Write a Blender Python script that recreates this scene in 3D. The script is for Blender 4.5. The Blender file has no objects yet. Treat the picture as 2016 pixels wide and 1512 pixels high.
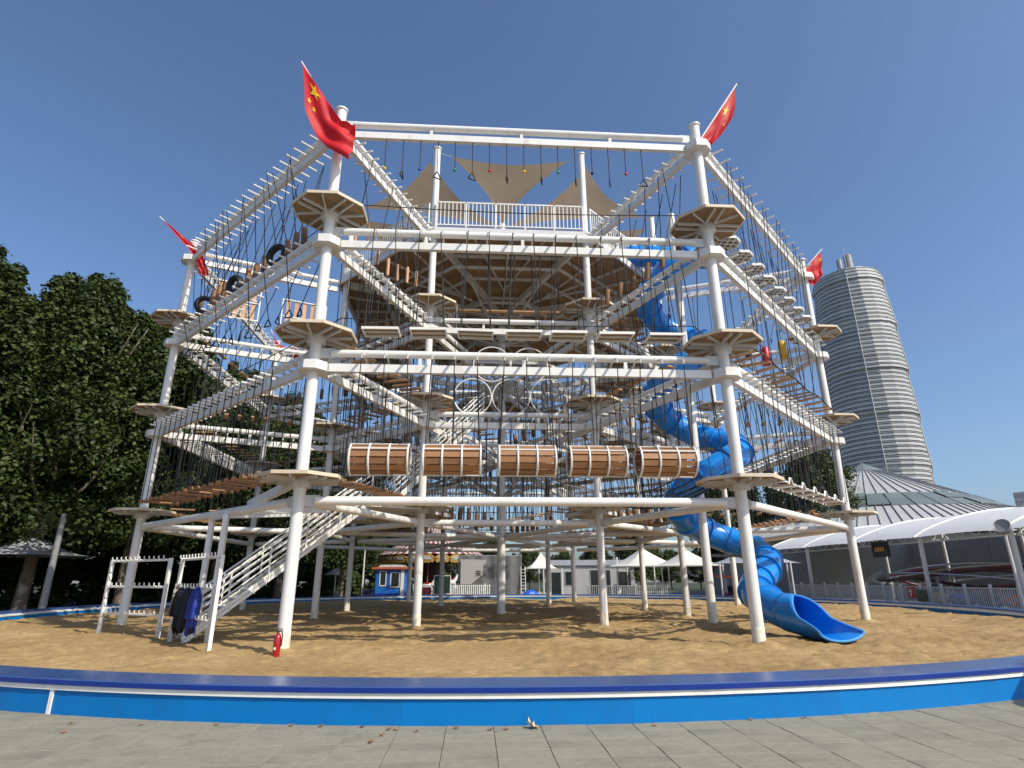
import bpy, math, random
import numpy as np
from mathutils import Vector, Matrix, Quaternion
R_ = math.radians
random.seed(7); rng = np.random.default_rng(7)
sc = bpy.context.scene
COL = sc.collection

# ------------------------------------------------------------------ camera, sky, sun
CAM = Vector((-1.294, -28.783, 1.644))
RT = Vector((0.998, -0.0639, -0.0039)).normalized()
FW = Vector((0.0606, 0.9466, 0.3167)).normalized()
UP = RT.cross(FW).normalized(); RT = FW.cross(UP).normalized()
cam = bpy.data.cameras.new('camera'); cam.sensor_width = 36; cam.lens = 20.442; cam.clip_start = .1; cam.clip_end = 4000
co = bpy.data.objects.new('camera', cam); COL.objects.link(co)
co.matrix_world = Matrix(((RT.x, UP.x, -FW.x, CAM.x), (RT.y, UP.y, -FW.y, CAM.y), (RT.z, UP.z, -FW.z, CAM.z), (0, 0, 0, 1)))
sc.camera = co
def imx(p):
    d = Vector(p) - CAM
    return d.dot(RT) / max(d.dot(FW), .1)
SUN_EL, SUN_AZ = R_(43), R_(132)
SUNV = Vector((math.sin(SUN_AZ) * math.cos(SUN_EL), math.cos(SUN_AZ) * math.cos(SUN_EL), math.sin(SUN_EL)))
w = bpy.data.worlds.new('World'); sc.world = w; w.use_nodes = True
nt = w.node_tree; nt.nodes.clear()
sky = nt.nodes.new('ShaderNodeTexSky'); sky.sky_type = 'NISHITA'; sky.sun_disc = False
sky.sun_elevation = SUN_EL; sky.sun_rotation = SUN_AZ; sky.air_density = 1.0; sky.dust_density = 2.3; sky.ozone_density = 6.0; sky.altitude = 100
bg = nt.nodes.new('ShaderNodeBackground'); bg.inputs[1].default_value = .15
wo = nt.nodes.new('ShaderNodeOutputWorld')
nt.links.new(sky.outputs[0], bg.inputs[0]); nt.links.new(bg.outputs[0], wo.inputs[0])
sl = bpy.data.lights.new('sun', 'SUN'); sl.energy = 4.35; sl.angle = R_(.53); sl.color = (1, .93, .80)
so = bpy.data.objects.new('sun', sl); COL.objects.link(so); so.rotation_euler = SUNV.to_track_quat('Z', 'Y').to_euler()
sc.view_settings.view_transform = 'Standard'; sc.view_settings.look = 'None'; sc.view_settings.gamma = 1
sc.view_settings.exposure = 0.13; sc.view_settings.use_curve_mapping = False
sc.cycles.max_bounces = 6; sc.cycles.transparent_max_bounces = 12; sc.cycles.use_denoising = True

# ------------------------------------------------------------------ materials
MATS = {}
def mat(name, col, rough=.5, metal=0., var=.12, vscale=3., bump=0., bscale=40., rand=0., coat=0., trans=0., alpha=1., spec=.5, stretch=None, dirt=None, bdist=.01):
    m = bpy.data.materials.new(name); m.use_nodes = True; n = m.node_tree.nodes; L = m.node_tree.links
    b = n['Principled BSDF']; b.inputs['Roughness'].default_value = rough; b.inputs['Metallic'].default_value = metal
    b.inputs['Specular IOR Level'].default_value = spec; b.inputs['Coat Weight'].default_value = coat; b.inputs['Alpha'].default_value = alpha
    tc = n.new('ShaderNodeTexCoord'); mp = n.new('ShaderNodeMapping'); L.new(tc.outputs['Object'], mp.inputs[0])
    if stretch: mp.inputs['Scale'].default_value = stretch
    oi = n.new('ShaderNodeObjectInfo')
    if rand:
        mm = n.new('ShaderNodeVectorMath'); mm.operation = 'MULTIPLY_ADD'
        cb = n.new('ShaderNodeCombineXYZ')
        for i in range(3): L.new(oi.outputs['Random'], cb.inputs[i])
        L.new(cb.outputs[0], mm.inputs[0]); mm.inputs[1].default_value = (37, 53, 71); L.new(tc.outputs['Object'], mm.inputs[2]); L.new(mm.outputs[0], mp.inputs[0])
    nz = n.new('ShaderNodeTexNoise'); nz.inputs['Scale'].default_value = vscale; nz.inputs['Detail'].default_value = 6; nz.inputs['Roughness'].default_value = .65
    L.new(mp.outputs[0], nz.inputs['Vector'])
    mr = n.new('ShaderNodeMapRange'); mr.inputs[1].default_value = .25; mr.inputs[2].default_value = .75; mr.inputs[3].default_value = 1 - var; mr.inputs[4].default_value = 1 + var
    L.new(nz.outputs[0], mr.inputs[0])
    val = mr.outputs[0]
    if rand:
        r2 = n.new('ShaderNodeMapRange'); r2.inputs[3].default_value = 1 - rand; r2.inputs[4].default_value = 1 + rand; L.new(oi.outputs['Random'], r2.inputs[0])
        mu = n.new('ShaderNodeMath'); mu.operation = 'MULTIPLY'; L.new(val, mu.inputs[0]); L.new(r2.outputs[0], mu.inputs[1]); val = mu.outputs[0]
    vm = n.new('ShaderNodeVectorMath'); vm.operation = 'SCALE'; vm.inputs[0].default_value = col; L.new(val, vm.inputs['Scale'])
    out = vm.outputs[0]
    if dirt:   # (colour, noise scale, low, high, amount)
        dn = n.new('ShaderNodeTexNoise'); dn.inputs['Scale'].default_value = dirt[1]; dn.inputs['Detail'].default_value = 7; L.new(mp.outputs[0], dn.inputs['Vector'])
        dr = n.new('ShaderNodeMapRange'); dr.inputs[1].default_value = dirt[2]; dr.inputs[2].default_value = dirt[3]; dr.inputs[4].default_value = dirt[4]; L.new(dn.outputs[0], dr.inputs[0])
        mx = n.new('ShaderNodeMix'); mx.data_type = 'RGBA'; L.new(dr.outputs[0], mx.inputs[0]); L.new(out, mx.inputs[6]); mx.inputs[7].default_value = (*dirt[0], 1); out = mx.outputs[2]
    L.new(out, b.inputs['Base Color'])
    if bump:
        bn = n.new('ShaderNodeTexNoise'); bn.inputs['Scale'].default_value = bscale; bn.inputs['Detail'].default_value = 5; L.new(mp.outputs[0], bn.inputs['Vector'])
        bp = n.new('ShaderNodeBump'); bp.inputs['Strength'].default_value = bump; bp.inputs['Distance'].default_value = bdist
        L.new(bn.outputs[0], bp.inputs['Height']); L.new(bp.outputs[0], b.inputs['Normal'])
    if trans:
        tr = n.new('ShaderNodeBsdfTranslucent'); L.new(out, tr.inputs[0]); ms = n.new('ShaderNodeMixShader'); ms.inputs[0].default_value = trans
        L.new(b.outputs[0], ms.inputs[1]); L.new(tr.outputs[0], ms.inputs[2]); L.new(ms.outputs[0], n['Material Output'].inputs[0])
    MATS[name] = m; return m
mat('white', (.73, .72, .685), .38, var=.06, vscale=1.5, rand=.03, stretch=(1, 1, .35), dirt=((.42, .36, .27), 3.0, .54, .80, .5))
mat('white2', (.60, .60, .585), .5, var=.07, vscale=2, rand=.04, dirt=((.42, .40, .36), 3, .55, .8, .4))
mat('cream', (.74, .67, .54), .6, var=.12, vscale=5, rand=.06, dirt=((.40, .30, .18), 4, .5, .75, .6))
mat('rope', (.018, .018, .02), .8, var=.2, vscale=30)
mat('steel', (.45, .46, .47), .35, metal=.8, var=.1)
mat('deckwood', (.27, .17, .085), .7, var=.22, vscale=6, rand=.22, stretch=(1, 9, 9), bump=.25, bscale=30)
mat('rimwood', (.60, .51, .37), .6, var=.15, vscale=5, rand=.10, stretch=(1, 8, 8), dirt=((.30, .20, .11), 4, .55, .8, .5))
mat('logwood', (.20, .105, .048), .75, var=.3, vscale=7, rand=.25, stretch=(6, 6, 1), bump=.4, bscale=25)
mat('stepwood', (.36, .20, .09), .65, var=.25, vscale=6, rand=.25, stretch=(1, 8, 8), bump=.3, bscale=25)
mat('barrelwood', (.27, .13, .052), .55, var=.22, vscale=5, rand=.20, stretch=(1, 9, 9), bump=.25, bscale=25, dirt=((.16, .07, .03), 3, .58, .75, .6))
mat('slatwood', (.56, .30, .16), .6, var=.15, vscale=5, rand=.15, stretch=(8, 8, 1))
mat('tyre', (.016, .016, .017), .7, var=.2, vscale=8, bump=.4, bscale=30)
mat('blueplastic', (.010, .225, .68), .22, var=.12, vscale=1.2, coat=.4, rand=.10, dirt=((.10, .25, .50), 3, .6, .8, .3))
mat('bluerim', (.06, .29, .70), .3, var=.1)
mat('clearblue', (.02, .10, .25), .08, var=.1, alpha=.62, coat=.5)
mat('flagred', (.60, .008, .016), .6, var=.12, vscale=4, trans=.3)
mat('flagyellow', (.85, .60, .01), .6, var=.05, trans=.25)
mat('sail', (.38, .32, .245), .75, var=.08, vscale=2, bump=.15, bscale=200, trans=.26)
mat('red', (.50, .015, .02), .4, var=.12); mat('green', (.02, .25, .07), .45, var=.12); mat('yellow', (.75, .40, .01), .45, var=.1)
mat('blue', (.01, .06, .40), .4, var=.12); mat('navycloth', (.006, .008, .022), .8, var=.3, vscale=8, bump=.4, bscale=12); mat('navy', (.012, .02, .07), .7, var=.3, vscale=8); mat('jacketblue', (.006, .028, .24), .6, var=.25, vscale=6, bump=.3, bscale=12)
mat('blackcloth', (.006, .006, .008), .8, var=.3, vscale=8, bump=.4, bscale=12); mat('greycloth', (.30, .28, .24), .8, var=.2)
mat('fireRed', (.36, .008, .012), .25, var=.1, coat=.5); mat('black', (.012, .012, .013), .5)
mat('copingblue', (.040, .085, .235), .26, var=.12, vscale=1.2, bump=.05, bscale=8, dirt=((.13, .17, .28), 1.4, .52, .72, .55))
mat('edgeblue', (.002, .028, .22), .3, var=.12, vscale=2)
mat('wallblue', (.0, .165, .47), .5, spec=.25, var=.10, vscale=.9, bump=.08, bscale=6, dirt=((.010, .10, .27), 1.6, .52, .74, .6))
mat('whiteline', (.80, .78, .72), .55, var=.08, vscale=3, dirt=((.30, .30, .28), 2.5, .6, .8, .6))
mat('paver', (.245, .227, .168), .85, var=.16, vscale=11, rand=.035, bump=.6, bscale=110, bdist=.004, dirt=((.12, .11, .09), 1.3, .50, .75, .55))
mat('joint', (.05, .045, .035), .95, var=.3, vscale=6)
mat('bark', (.13, .10, .07), .85, var=.4, vscale=3, bump=.6, bscale=9, bdist=.03, dirt=((.34, .31, .24), 2, .52, .6, .8))
mat('dryleaf', (.22, .10, .035), .7, var=.3, vscale=12, rand=.35); mat('paleleaf', (.52, .40, .22), .7, var=.2, vscale=15)
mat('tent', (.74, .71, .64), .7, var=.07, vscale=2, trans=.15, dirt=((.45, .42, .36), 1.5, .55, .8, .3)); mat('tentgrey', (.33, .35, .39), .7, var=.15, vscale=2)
mat('membrane', (.68, .68, .67), .6, var=.05, vscale=1, dirt=((.45, .45, .44), .8, .55, .8, .3)); mat('greywall', (.23, .235, .23), .8, var=.10, vscale=.6)
mat('glassdark', (.012, .018, .022), .12, var=.2, spec=.8); mat('boothblue', (.015, .14, .50), .4, var=.1); mat('boothblue2', (.006, .03, .34), .4, var=.1)
mat('orange', (.60, .12, .03), .5); mat('gold', (.46, .29, .07), .45, metal=.2, var=.7, vscale=7, bump=.6, bscale=12, bdist=.05, dirt=((.10, .05, .02), 6, .5, .6, .8)); mat('maroon', (.075, .010, .022), .4, var=.15); mat('darkgreen', (.006, .03, .02), .5)
mat('roofmetal', (.40, .405, .40), .65, metal=.0, var=.08, vscale=.5, rand=.05); mat('roofglass', (.15, .18, .175), .45, metal=.0, var=.15, vscale=.4, rand=.15)
mat('seam', (.27, .275, .275), .5); mat('banner', (.17, .17, .168), .8, var=.10, vscale=1.2, trans=.2); mat('ink', (.03, .03, .035), .8)
mat('bannerlight', (.36, .355, .34), .8, var=.06); mat('tarpblue', (.01, .10, .65), .45, var=.2, bump=.5, bscale=6)
mat('towerband', (.43, .44, .435), .5, metal=.1, var=.28, vscale=.16, rand=.10); mat('towerglass', (.19, .205, .21), .35, var=.55, vscale=.55, spec=.8)  # low-contrast greys, distance haze put into the tower colours
mat('towerwhite', (.38, .39, .385), .5, var=.35, vscale=.35, rand=.2)
mat('lattice', (.50, .46, .38), .6)
mat('lawn', (.035, .045, .015), .95, var=.4, vscale=.8)
mat('shadedcabinwall', (.36, .365, .36), .7, var=.1, vscale=1)  # white wall greyed down, its shade put into the base colour
mat('saddle', (.45, .30, .20), .6)

def leafmat(name, a, b_):
    m = bpy.data.materials.new(name); m.use_nodes = True; n = m.node_tree.nodes; L = m.node_tree.links; b = n['Principled BSDF']
    g = n.new('ShaderNodeNewGeometry'); wn = n.new('ShaderNodeTexNoise'); wn.inputs['Scale'].default_value = .9; wn.inputs['Detail'].default_value = 4
    wh = n.new('ShaderNodeTexWhiteNoise'); wh.noise_dimensions = '1D'; L.new(g.outputs['Random Per Island'], wh.inputs['W'])
    L.new(g.outputs['Position'], wn.inputs['Vector'])
    ad = n.new('ShaderNodeMath'); ad.operation = 'MULTIPLY_ADD'; ad.inputs[1].default_value = .45; L.new(wh.outputs['Value'], ad.inputs[0]); L.new(wn.outputs[0], ad.inputs[2])
    cr = n.new('ShaderNodeMapRange'); cr.inputs[1].default_value = .4; cr.inputs[2].default_value = 1.05; L.new(ad.outputs[0], cr.inputs[0])
    mx = n.new('ShaderNodeMix'); mx.data_type = 'RGBA'; L.new(cr.outputs[0], mx.inputs[0]); mx.inputs[6].default_value = (*a, 1); mx.inputs[7].default_value = (*b_, 1)
    L.new(mx.outputs[2], b.inputs['Base Color']); b.inputs['Roughness'].default_value = .55; b.inputs['Specular IOR Level'].default_value = .35
    tr = n.new('ShaderNodeBsdfTranslucent'); ms = n.new('ShaderNodeMixShader'); ms.inputs[0].default_value = .25
    L.new(mx.outputs[2], tr.inputs[0]); L.new(b.outputs[0], ms.inputs[1]); L.new(tr.outputs[0], ms.inputs[2]); L.new(ms.outputs[0], n['Material Output'].inputs[0])
    MATS[name] = m
leafmat('leaf', (.018, .036, .009), (.075, .105, .022)); leafmat('leaf2', (.022, .045, .012), (.085, .105, .03))

def sandmat():
    m = bpy.data.materials.new('sand'); m.use_nodes = True; n = m.node_tree.nodes; L = m.node_tree.links; b = n['Principled BSDF']
    b.inputs['Roughness'].default_value = .95; b.inputs['Specular IOR Level'].default_value = .15
    tc = n.new('ShaderNodeTexCoord')
    def nz(s, d, r=.6):
        q = n.new('ShaderNodeTexNoise'); q.inputs['Scale'].default_value = s; q.inputs['Detail'].default_value = d; q.inputs['Roughness'].default_value = r; L.new(tc.outputs['Object'], q.inputs['Vector']); return q.outputs[0]
    ra = n.new('ShaderNodeValToRGB'); e = ra.color_ramp.elements
    e[0].position = .32; e[0].color = (.235, .145, .058, 1); e[1].position = .60; e[1].color = (.43, .30, .145, 1)
    mx = n.new('ShaderNodeMath'); mx.operation = 'MULTIPLY_ADD'; mx.inputs[1].default_value = .5; L.new(nz(.35, 5), mx.inputs[0])
    h = n.new('ShaderNodeMath'); h.operation = 'MULTIPLY'; h.inputs[1].default_value = .5; L.new(nz(5, 8, .7), h.inputs[0]); L.new(h.outputs[0], mx.inputs[2])
    L.new(mx.outputs[0], ra.inputs[0]); L.new(ra.outputs[0], b.inputs['Base Color'])
    b1 = n.new('ShaderNodeBump'); b1.inputs['Strength'].default_value = .8; b1.inputs['Distance'].default_value = .045; L.new(nz(11, 8, .68), b1.inputs['Height'])
    b2 = n.new('ShaderNodeBump'); b2.inputs['Strength'].default_value = .5; b2.inputs['Distance'].default_value = .006; L.new(nz(90, 4), b2.inputs['Height']); L.new(b1.outputs[0], b2.inputs['Normal'])
    L.new(b2.outputs[0], b.inputs['Normal']); MATS['sand'] = m
sandmat()
def stripemat(name, c1, c2, count):
    m = bpy.data.materials.new(name); m.use_nodes = True; n = m.node_tree.nodes; L = m.node_tree.links; b = n['Principled BSDF']
    tc = n.new('ShaderNodeTexCoord'); gr = n.new('ShaderNodeTexGradient'); gr.gradient_type = 'RADIAL'; L.new(tc.outputs['Object'], gr.inputs[0])
    mu = n.new('ShaderNodeMath'); mu.operation = 'MULTIPLY'; mu.inputs[1].default_value = count; L.new(gr.outputs[1], mu.inputs[0])
    fr = n.new('ShaderNodeMath'); fr.operation = 'FRACT'; L.new(mu.outputs[0], fr.inputs[0]); gt = n.new('ShaderNodeMath'); gt.operation = 'GREATER_THAN'; gt.inputs[1].default_value = .5; L.new(fr.outputs[0], gt.inputs[0])
    mx = n.new('ShaderNodeMix'); mx.data_type = 'RGBA'; L.new(gt.outputs[0], mx.inputs[0]); mx.inputs[6].default_value = (*c1, 1); mx.inputs[7].default_value = (*c2, 1)
    L.new(mx.outputs[2], b.inputs['Base Color']); b.inputs['Roughness'].default_value = .6; MATS[name] = m
stripemat('carouselroof', (.50, .47, .43), (.20, .03, .03), 44)
def groundmat():
    m = bpy.data.materials.new('groundpaving'); m.use_nodes = True; n = m.node_tree.nodes; L = m.node_tree.links; b = n['Principled BSDF']; b.inputs['Roughness'].default_value = .85
    tc = n.new('ShaderNodeTexCoord'); br = n.new('ShaderNodeTexBrick'); L.new(tc.outputs['Object'], br.inputs[0]); br.offset = 0
    br.inputs['Scale'].default_value = 1; br.inputs['Brick Width'].default_value = .55; br.inputs['Row Height'].default_value = .33; br.inputs['Mortar Size'].default_value = .006
    br.inputs['Color1'].default_value = (.24, .22, .18, 1); br.inputs['Color2'].default_value = (.27, .25, .21, 1); br.inputs['Mortar'].default_value = (.05, .045, .04, 1)
    L.new(br.outputs[0], b.inputs['Base Color']); MATS['groundpaving'] = m
groundmat()
def towerglass():
    m = bpy.data.materials.new('towerglass'); m.use_nodes = True; n = m.node_tree.nodes; L = m.node_tree.links; b = n['Principled BSDF']; b.inputs['Roughness'].default_value = .35
    tc = n.new('ShaderNodeTexCoord'); gr = n.new('ShaderNodeTexGradient'); gr.gradient_type = 'RADIAL'; L.new(tc.outputs['Object'], gr.inputs[0]); sx = n.new('ShaderNodeSeparateXYZ'); L.new(tc.outputs['Object'], sx.inputs[0])
    mu = n.new('ShaderNodeMath'); mu.operation = 'MULTIPLY'; mu.inputs[1].default_value = 200; L.new(gr.outputs[1], mu.inputs[0]); cb = n.new('ShaderNodeCombineXYZ'); L.new(mu.outputs[0], cb.inputs[0]); L.new(sx.outputs[2], cb.inputs[1])
    br = n.new('ShaderNodeTexBrick'); L.new(cb.outputs[0], br.inputs[0]); br.offset = .3; br.inputs['Scale'].default_value = 1; br.inputs['Brick Width'].default_value = 2.3; br.inputs['Row Height'].default_value = 1.95; br.inputs['Mortar Size'].default_value = .16; br.inputs['Bias'].default_value = -.2
    br.inputs['Color1'].default_value = (.24, .255, .265, 1); br.inputs['Color2'].default_value = (.55, .55, .54, 1); br.inputs['Mortar'].default_value = (.30, .31, .31, 1); L.new(br.outputs[0], b.inputs['Base Color']); MATS['towerglass'] = m  # pale panes close to the mortar tone, haze put into the colour
towerglass()

# ------------------------------------------------------------------ mesh helpers
class MB:
    def __init__(s): s.v = []; s.f = []
    def add(s, vs, fs):
        o = len(s.v); s.v += [tuple(q) for q in vs]; s.f += [tuple(i + o for i in q) for q in fs]; return s
    def box(s, c, sz, rz=0., M=None):
        x, y, z = (q / 2 for q in sz); vs = [(a * x, b * y, d * z) for d in (-1, 1) for b in (-1, 1) for a in (-1, 1)]
        cs, sn = math.cos(rz), math.sin(rz)
        if M: vs = [tuple(M @ Vector(q) + Vector(c)) for q in vs]
        else: vs = [(c[0] + a * cs - b * sn, c[1] + a * sn + b * cs, c[2] + d) for a, b, d in vs]
        return s.add(vs, [(0, 2, 3, 1), (4, 5, 7, 6), (0, 1, 5, 4), (2, 6, 7, 3), (0, 4, 6, 2), (1, 3, 7, 5)])
    def beam(s, p0, p1, wd, ht, up=(0, 0, 1)):
        p0, p1 = Vector(p0), Vector(p1); d = (p1 - p0); Ln = d.length; d.normalize()
        sd = d.cross(Vector(up))
        if sd.length < 1e-4: sd = d.cross(Vector((1, 0, 0)))
        sd.normalize(); u = sd.cross(d)
        return s.box((p0 + p1) / 2, (Ln, wd, ht), M=Matrix((d, sd, u)).transposed())
    def tube(s, p0, p1, r, n=8, r1=None, caps=True): return s.path([p0, p1], [r, r if r1 is None else r1], n, caps)
    def path(s, pts, r, n=8, caps=True, closed=False):
        pts = [Vector(q) for q in pts]; m = len(pts); rs = r if isinstance(r, (list, tuple)) else [r] * m
        T = []
        for i in range(m):
            a = pts[(i - 1) % m] if (closed or i > 0) else pts[i]; b = pts[(i + 1) % m] if (closed or i < m - 1) else pts[i]
            T.append((b - a).normalized())
        u = T[0].orthogonal().normalized(); vs = []
        for i in range(m):
            if i:
                q = T[i - 1].rotation_difference(T[i]); u = (q @ u).normalized()
            v = T[i].cross(u)
            for k in range(n):
                a = 2 * math.pi * k / n; vs.append(pts[i] + (u * math.cos(a) + v * math.sin(a)) * rs[i])
        fs = []
        for i in range(m if closed else m - 1):
            j = (i + 1) % m
            for k in range(n): fs.append((i * n + k, i * n + (k + 1) % n, j * n + (k + 1) % n, j * n + k))
        if caps and not closed: fs += [tuple(range(n - 1, -1, -1)), tuple((m - 1) * n + k for k in range(n))]
        return s.add(vs, fs)
    def prism(s, poly, z0, z1):
        n = len(poly); vs = [(x, y, z0) for x, y in poly] + [(x, y, z1) for x, y in poly]
        return s.add(vs, [tuple(range(n - 1, -1, -1)), tuple(range(n, 2 * n))] + [(i, (i + 1) % n, n + (i + 1) % n, n + i) for i in range(n)])
    def lathe(s, prof, n=16, c=(0, 0, 0), closed=False):
        vs = []; m = len(prof)
        for r, z in prof:
            for k in range(n):
                a = 2 * math.pi * k / n; vs.append((c[0] + r * math.cos(a), c[1] + r * math.sin(a), c[2] + z))
        fs = [(i * n + k, i * n + (k + 1) % n, ((i + 1) % m) * n + (k + 1) % n, ((i + 1) % m) * n + k) for i in range(m if closed else m - 1) for k in range(n)]
        if not closed:
            if prof[0][0] > 1e-4: fs.append(tuple(range(n - 1, -1, -1)))
            if prof[-1][0] > 1e-4: fs.append(tuple((m - 1) * n + k for k in range(n)))
        return s.add(vs, fs)
    def ball(s, c, r, n=10, m=6, sz=1.):
        return s.lathe([(max(r * math.sin(math.pi * i / m), 1e-5), -r * sz * math.cos(math.pi * i / m)) for i in range(m + 1)], n, c)
    def ring(s, c, Rr, r, ax=(0, 0, 1), n=24, k=6):
        ax = Vector(ax).normalized(); u = ax.orthogonal().normalized(); v = ax.cross(u)
        return s.path([Vector(c) + (u * math.cos(2 * math.pi * i / n) + v * math.sin(2 * math.pi * i / n)) * Rr for i in range(n)], r, k, closed=True)
    def mesh(s, name, m, smooth=True):
        me = bpy.data.meshes.new(name); me.from_pydata(s.v, [], s.f); me.materials.append(MATS[m])
        if smooth: me.shade_smooth(); me.set_sharp_from_angle(angle=R_(38))
        return me
def ob(name, me, parent=None, loc=(0, 0, 0), rot=(0, 0, 0), scl=(1, 1, 1)):
    o = bpy.data.objects.new(name, me); COL.objects.link(o); o.location = loc; o.rotation_euler = rot; o.scale = scl
    if parent: o.parent = parent
    return o
def tag(o, label=None, cat=None, group=None, kind=None):
    if label: o['label'] = label
    if cat: o['category'] = cat
    if group: o['group'] = group
    if kind: o['kind'] = kind
    return o
def thing(name, label, cat, loc=(0, 0, 0), rz=0., group=None): return tag(ob(name, None, None, loc, (0, 0, rz)), label, cat, group)
def npmesh(name, V, F, m, smooth=False):
    me = bpy.data.meshes.new(name); k = F.shape[1]
    me.vertices.add(len(V)); me.vertices.foreach_set('co', V.astype(np.float32).ravel())
    me.loops.add(F.size); me.loops.foreach_set('vertex_index', F.astype(np.int32).ravel())
    me.polygons.add(len(F)); me.polygons.foreach_set('loop_start', np.arange(0, F.size, k, dtype=np.int32))
    me.polygons.foreach_set('use_smooth', np.full(len(F), smooth)); me.update(calc_edges=True); me.validate(); me.materials.append(MATS[m]); return me
_rope = MB().tube((0, 0, 0), (0, 0, 1), 1, 5, caps=False).mesh('rope', 'rope')
def rope(parent, a, b, r=.0145):
    a, b = Vector(a), Vector(b); d = b - a
    o = ob('rope', _rope, parent, a, (0, 0, 0), (r, r, d.length)); o.rotation_mode = 'QUATERNION'; o.rotation_quaternion = Vector((0, 0, 1)).rotation_difference(d.normalized()); return o
ORD = 'first second third fourth fifth sixth seventh eighth ninth tenth eleventh twelfth thirteenth fourteenth fifteenth sixteenth seventeenth eighteenth nineteenth twentieth twenty-first twenty-second twenty-third twenty-fourth twenty-fifth twenty-sixth twenty-seventh twenty-eighth twenty-ninth thirtieth'.split()

# ------------------------------------------------------------------ ground, sand pit, pavement, ring wall
RO, RI = 14.877, 8.3
V = lambda k, r=RO: Vector((r * math.cos(R_(22.5 + 45 * k)), r * math.sin(R_(22.5 + 45 * k)), 0))
g = ob('ground', MB().add([(-1500, -200, -.03), (1500, -200, -.03), (1500, 1500, -.03), (-1500, 1500, -.03)], [(0, 1, 2, 3)]).mesh('ground', 'groundpaving', False)); tag(g, kind='structure')
lw = ob('lawn', MB().add([(-300, -40, -.018), (-24, -40, -.018), (-23.5, 12, -.018), (-14, 33, -.018), (-2, 48, -.018), (70, 52, -.018), (70, 300, -.018), (-300, 300, -.018)], [tuple(range(8))]).mesh('lawn', 'lawn', False)); tag(lw, kind='structure')
pv = ob('pavement', None); tag(pv, kind='structure')
pavm = []
for q in range(6):
    mb = MB(); a, b, c = .2725, .1625, .004
    z = rng.uniform(-.002, .002, 4)
    mb.add([(-a, -b, -.03), (a, -b, -.03), (a, b, -.03), (-a, b, -.03), (-a, -b, -c), (a, -b, -c), (a, b, -c), (-a, b, -c), (-a + c, -b + c, z[0]), (a - c, -b + c, z[1]), (a - c, b - c, z[2]), (-a + c, b - c, z[3])],
           [(0, 1, 5, 4), (1, 2, 6, 5), (2, 3, 7, 6), (3, 0, 4, 7), (4, 5, 9, 8), (5, 6, 10, 9), (6, 7, 11, 10), (7, 4, 8, 11), (8, 9, 10, 11)])
    pavm.append(mb.mesh('paver', 'paver', False))
for i in range(-18, 18):
    for j in range(15):
        x = -1.035 + .55 * i + .275; y = -21.05 + .33 * (6 - j) - .165
        if math.hypot(x, y) < 20.65: continue
        d = Vector((x, y, 0)) - CAM; 
        if abs(d.dot(RT)) > d.dot(FW) * .93 + .6: continue
        dd = d.dot(FW)
        if dd < 1 or d.dot(UP) / dd < -.72: continue
        ob('paver', random.choice(pavm), pv, (x, y, random.uniform(-.003, .001)))
def vnoise(X, Y, s, seed):
    r = np.random.default_rng(seed); G = r.standard_normal((128, 128)); x = X * s + 60.5; y = Y * s + 60.5; xi = np.floor(x).astype(int); yi = np.floor(y).astype(int); fx = x - xi; fy = y - yi
    fx = fx * fx * (3 - 2 * fx); fy = fy * fy * (3 - 2 * fy); g = lambda a, b: G[a % 128, b % 128]
    return (g(xi, yi) * (1 - fx) + g(xi + 1, yi) * fx) * (1 - fy) + (g(xi, yi + 1) * (1 - fx) + g(xi + 1, yi + 1) * fx) * fy
def sand():
    N = 440; xs = np.linspace(-20.6, 20.6, N); X, Y = np.meshgrid(xs, xs, indexing='ij'); rr = np.hypot(X, Y)
    Z = .06 + .040 * vnoise(X, Y, .35, 1) + .015 * vnoise(X, Y, 1.1, 2) + .014 * vnoise(X, Y, 2.6, 3) + .014 * vnoise(X, Y, 5.2, 4)
    Z += .07 * np.clip((rr - 17.5) / 3, 0, 1)
    for _ in range(3200):   # footprints
        a = rng.uniform(0, 2 * np.pi); q = 20.2 * math.sqrt(rng.uniform()); x0, y0 = q * math.cos(a), q * math.sin(a); i0 = int((x0 + 20.6) / 41.2 * (N - 1)); j0 = int((y0 + 20.6) / 41.2 * (N - 1))
        sl_ = (slice(max(i0 - 5, 0), i0 + 6), slice(max(j0 - 5, 0), j0 + 6)); th = rng.uniform(0, np.pi); dx = X[sl_] - x0; dy = Y[sl_] - y0
        u = dx * math.cos(th) + dy * math.sin(th); v = -dx * math.sin(th) + dy * math.cos(th); e = (u / .17)**2 + (v / .10)**2
        Z[sl_] += -.05 * np.exp(-e) + .020 * np.exp(-(e - 2.2)**2)
    for k in range(8):
        for q in (V(k), V(k, RI)):
            rr2 = np.hypot(X - q.x, Y - q.y); Z += .07 * np.exp(-(rr2 / .32)**2) * (1 + .5 * vnoise(X, Y, 3.0, 9)) - .03 * np.exp(-((rr2 - .75) / .25)**2)
    Z -= .10 * np.exp(-(((X - 8.25) / .75)**2 + ((Y + 12.7) / 1.0)**2)**2)
    Z = np.maximum(Z, -.012)
    Vt = np.stack([X, Y, Z], -1).reshape(-1, 3); idx = np.arange(N * N).reshape(N, N)
    F = np.stack([idx[:-1, :-1], idx[1:, :-1], idx[1:, 1:], idx[:-1, 1:]], -1).reshape(-1, 4); keep = (rr.reshape(-1)[F] < 20.55).all(1)
    o = ob('sand', npmesh('sand', Vt, F[keep], 'sand', True)); tag(o, 'golden brown footprinted sand filling the round pit', 'sand', kind='stuff')
sand()
rw = thing('ring_wall', 'low round bright blue wall with white stripe and dark blue coping round the sand pit', 'wall')
NW = 48
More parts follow.
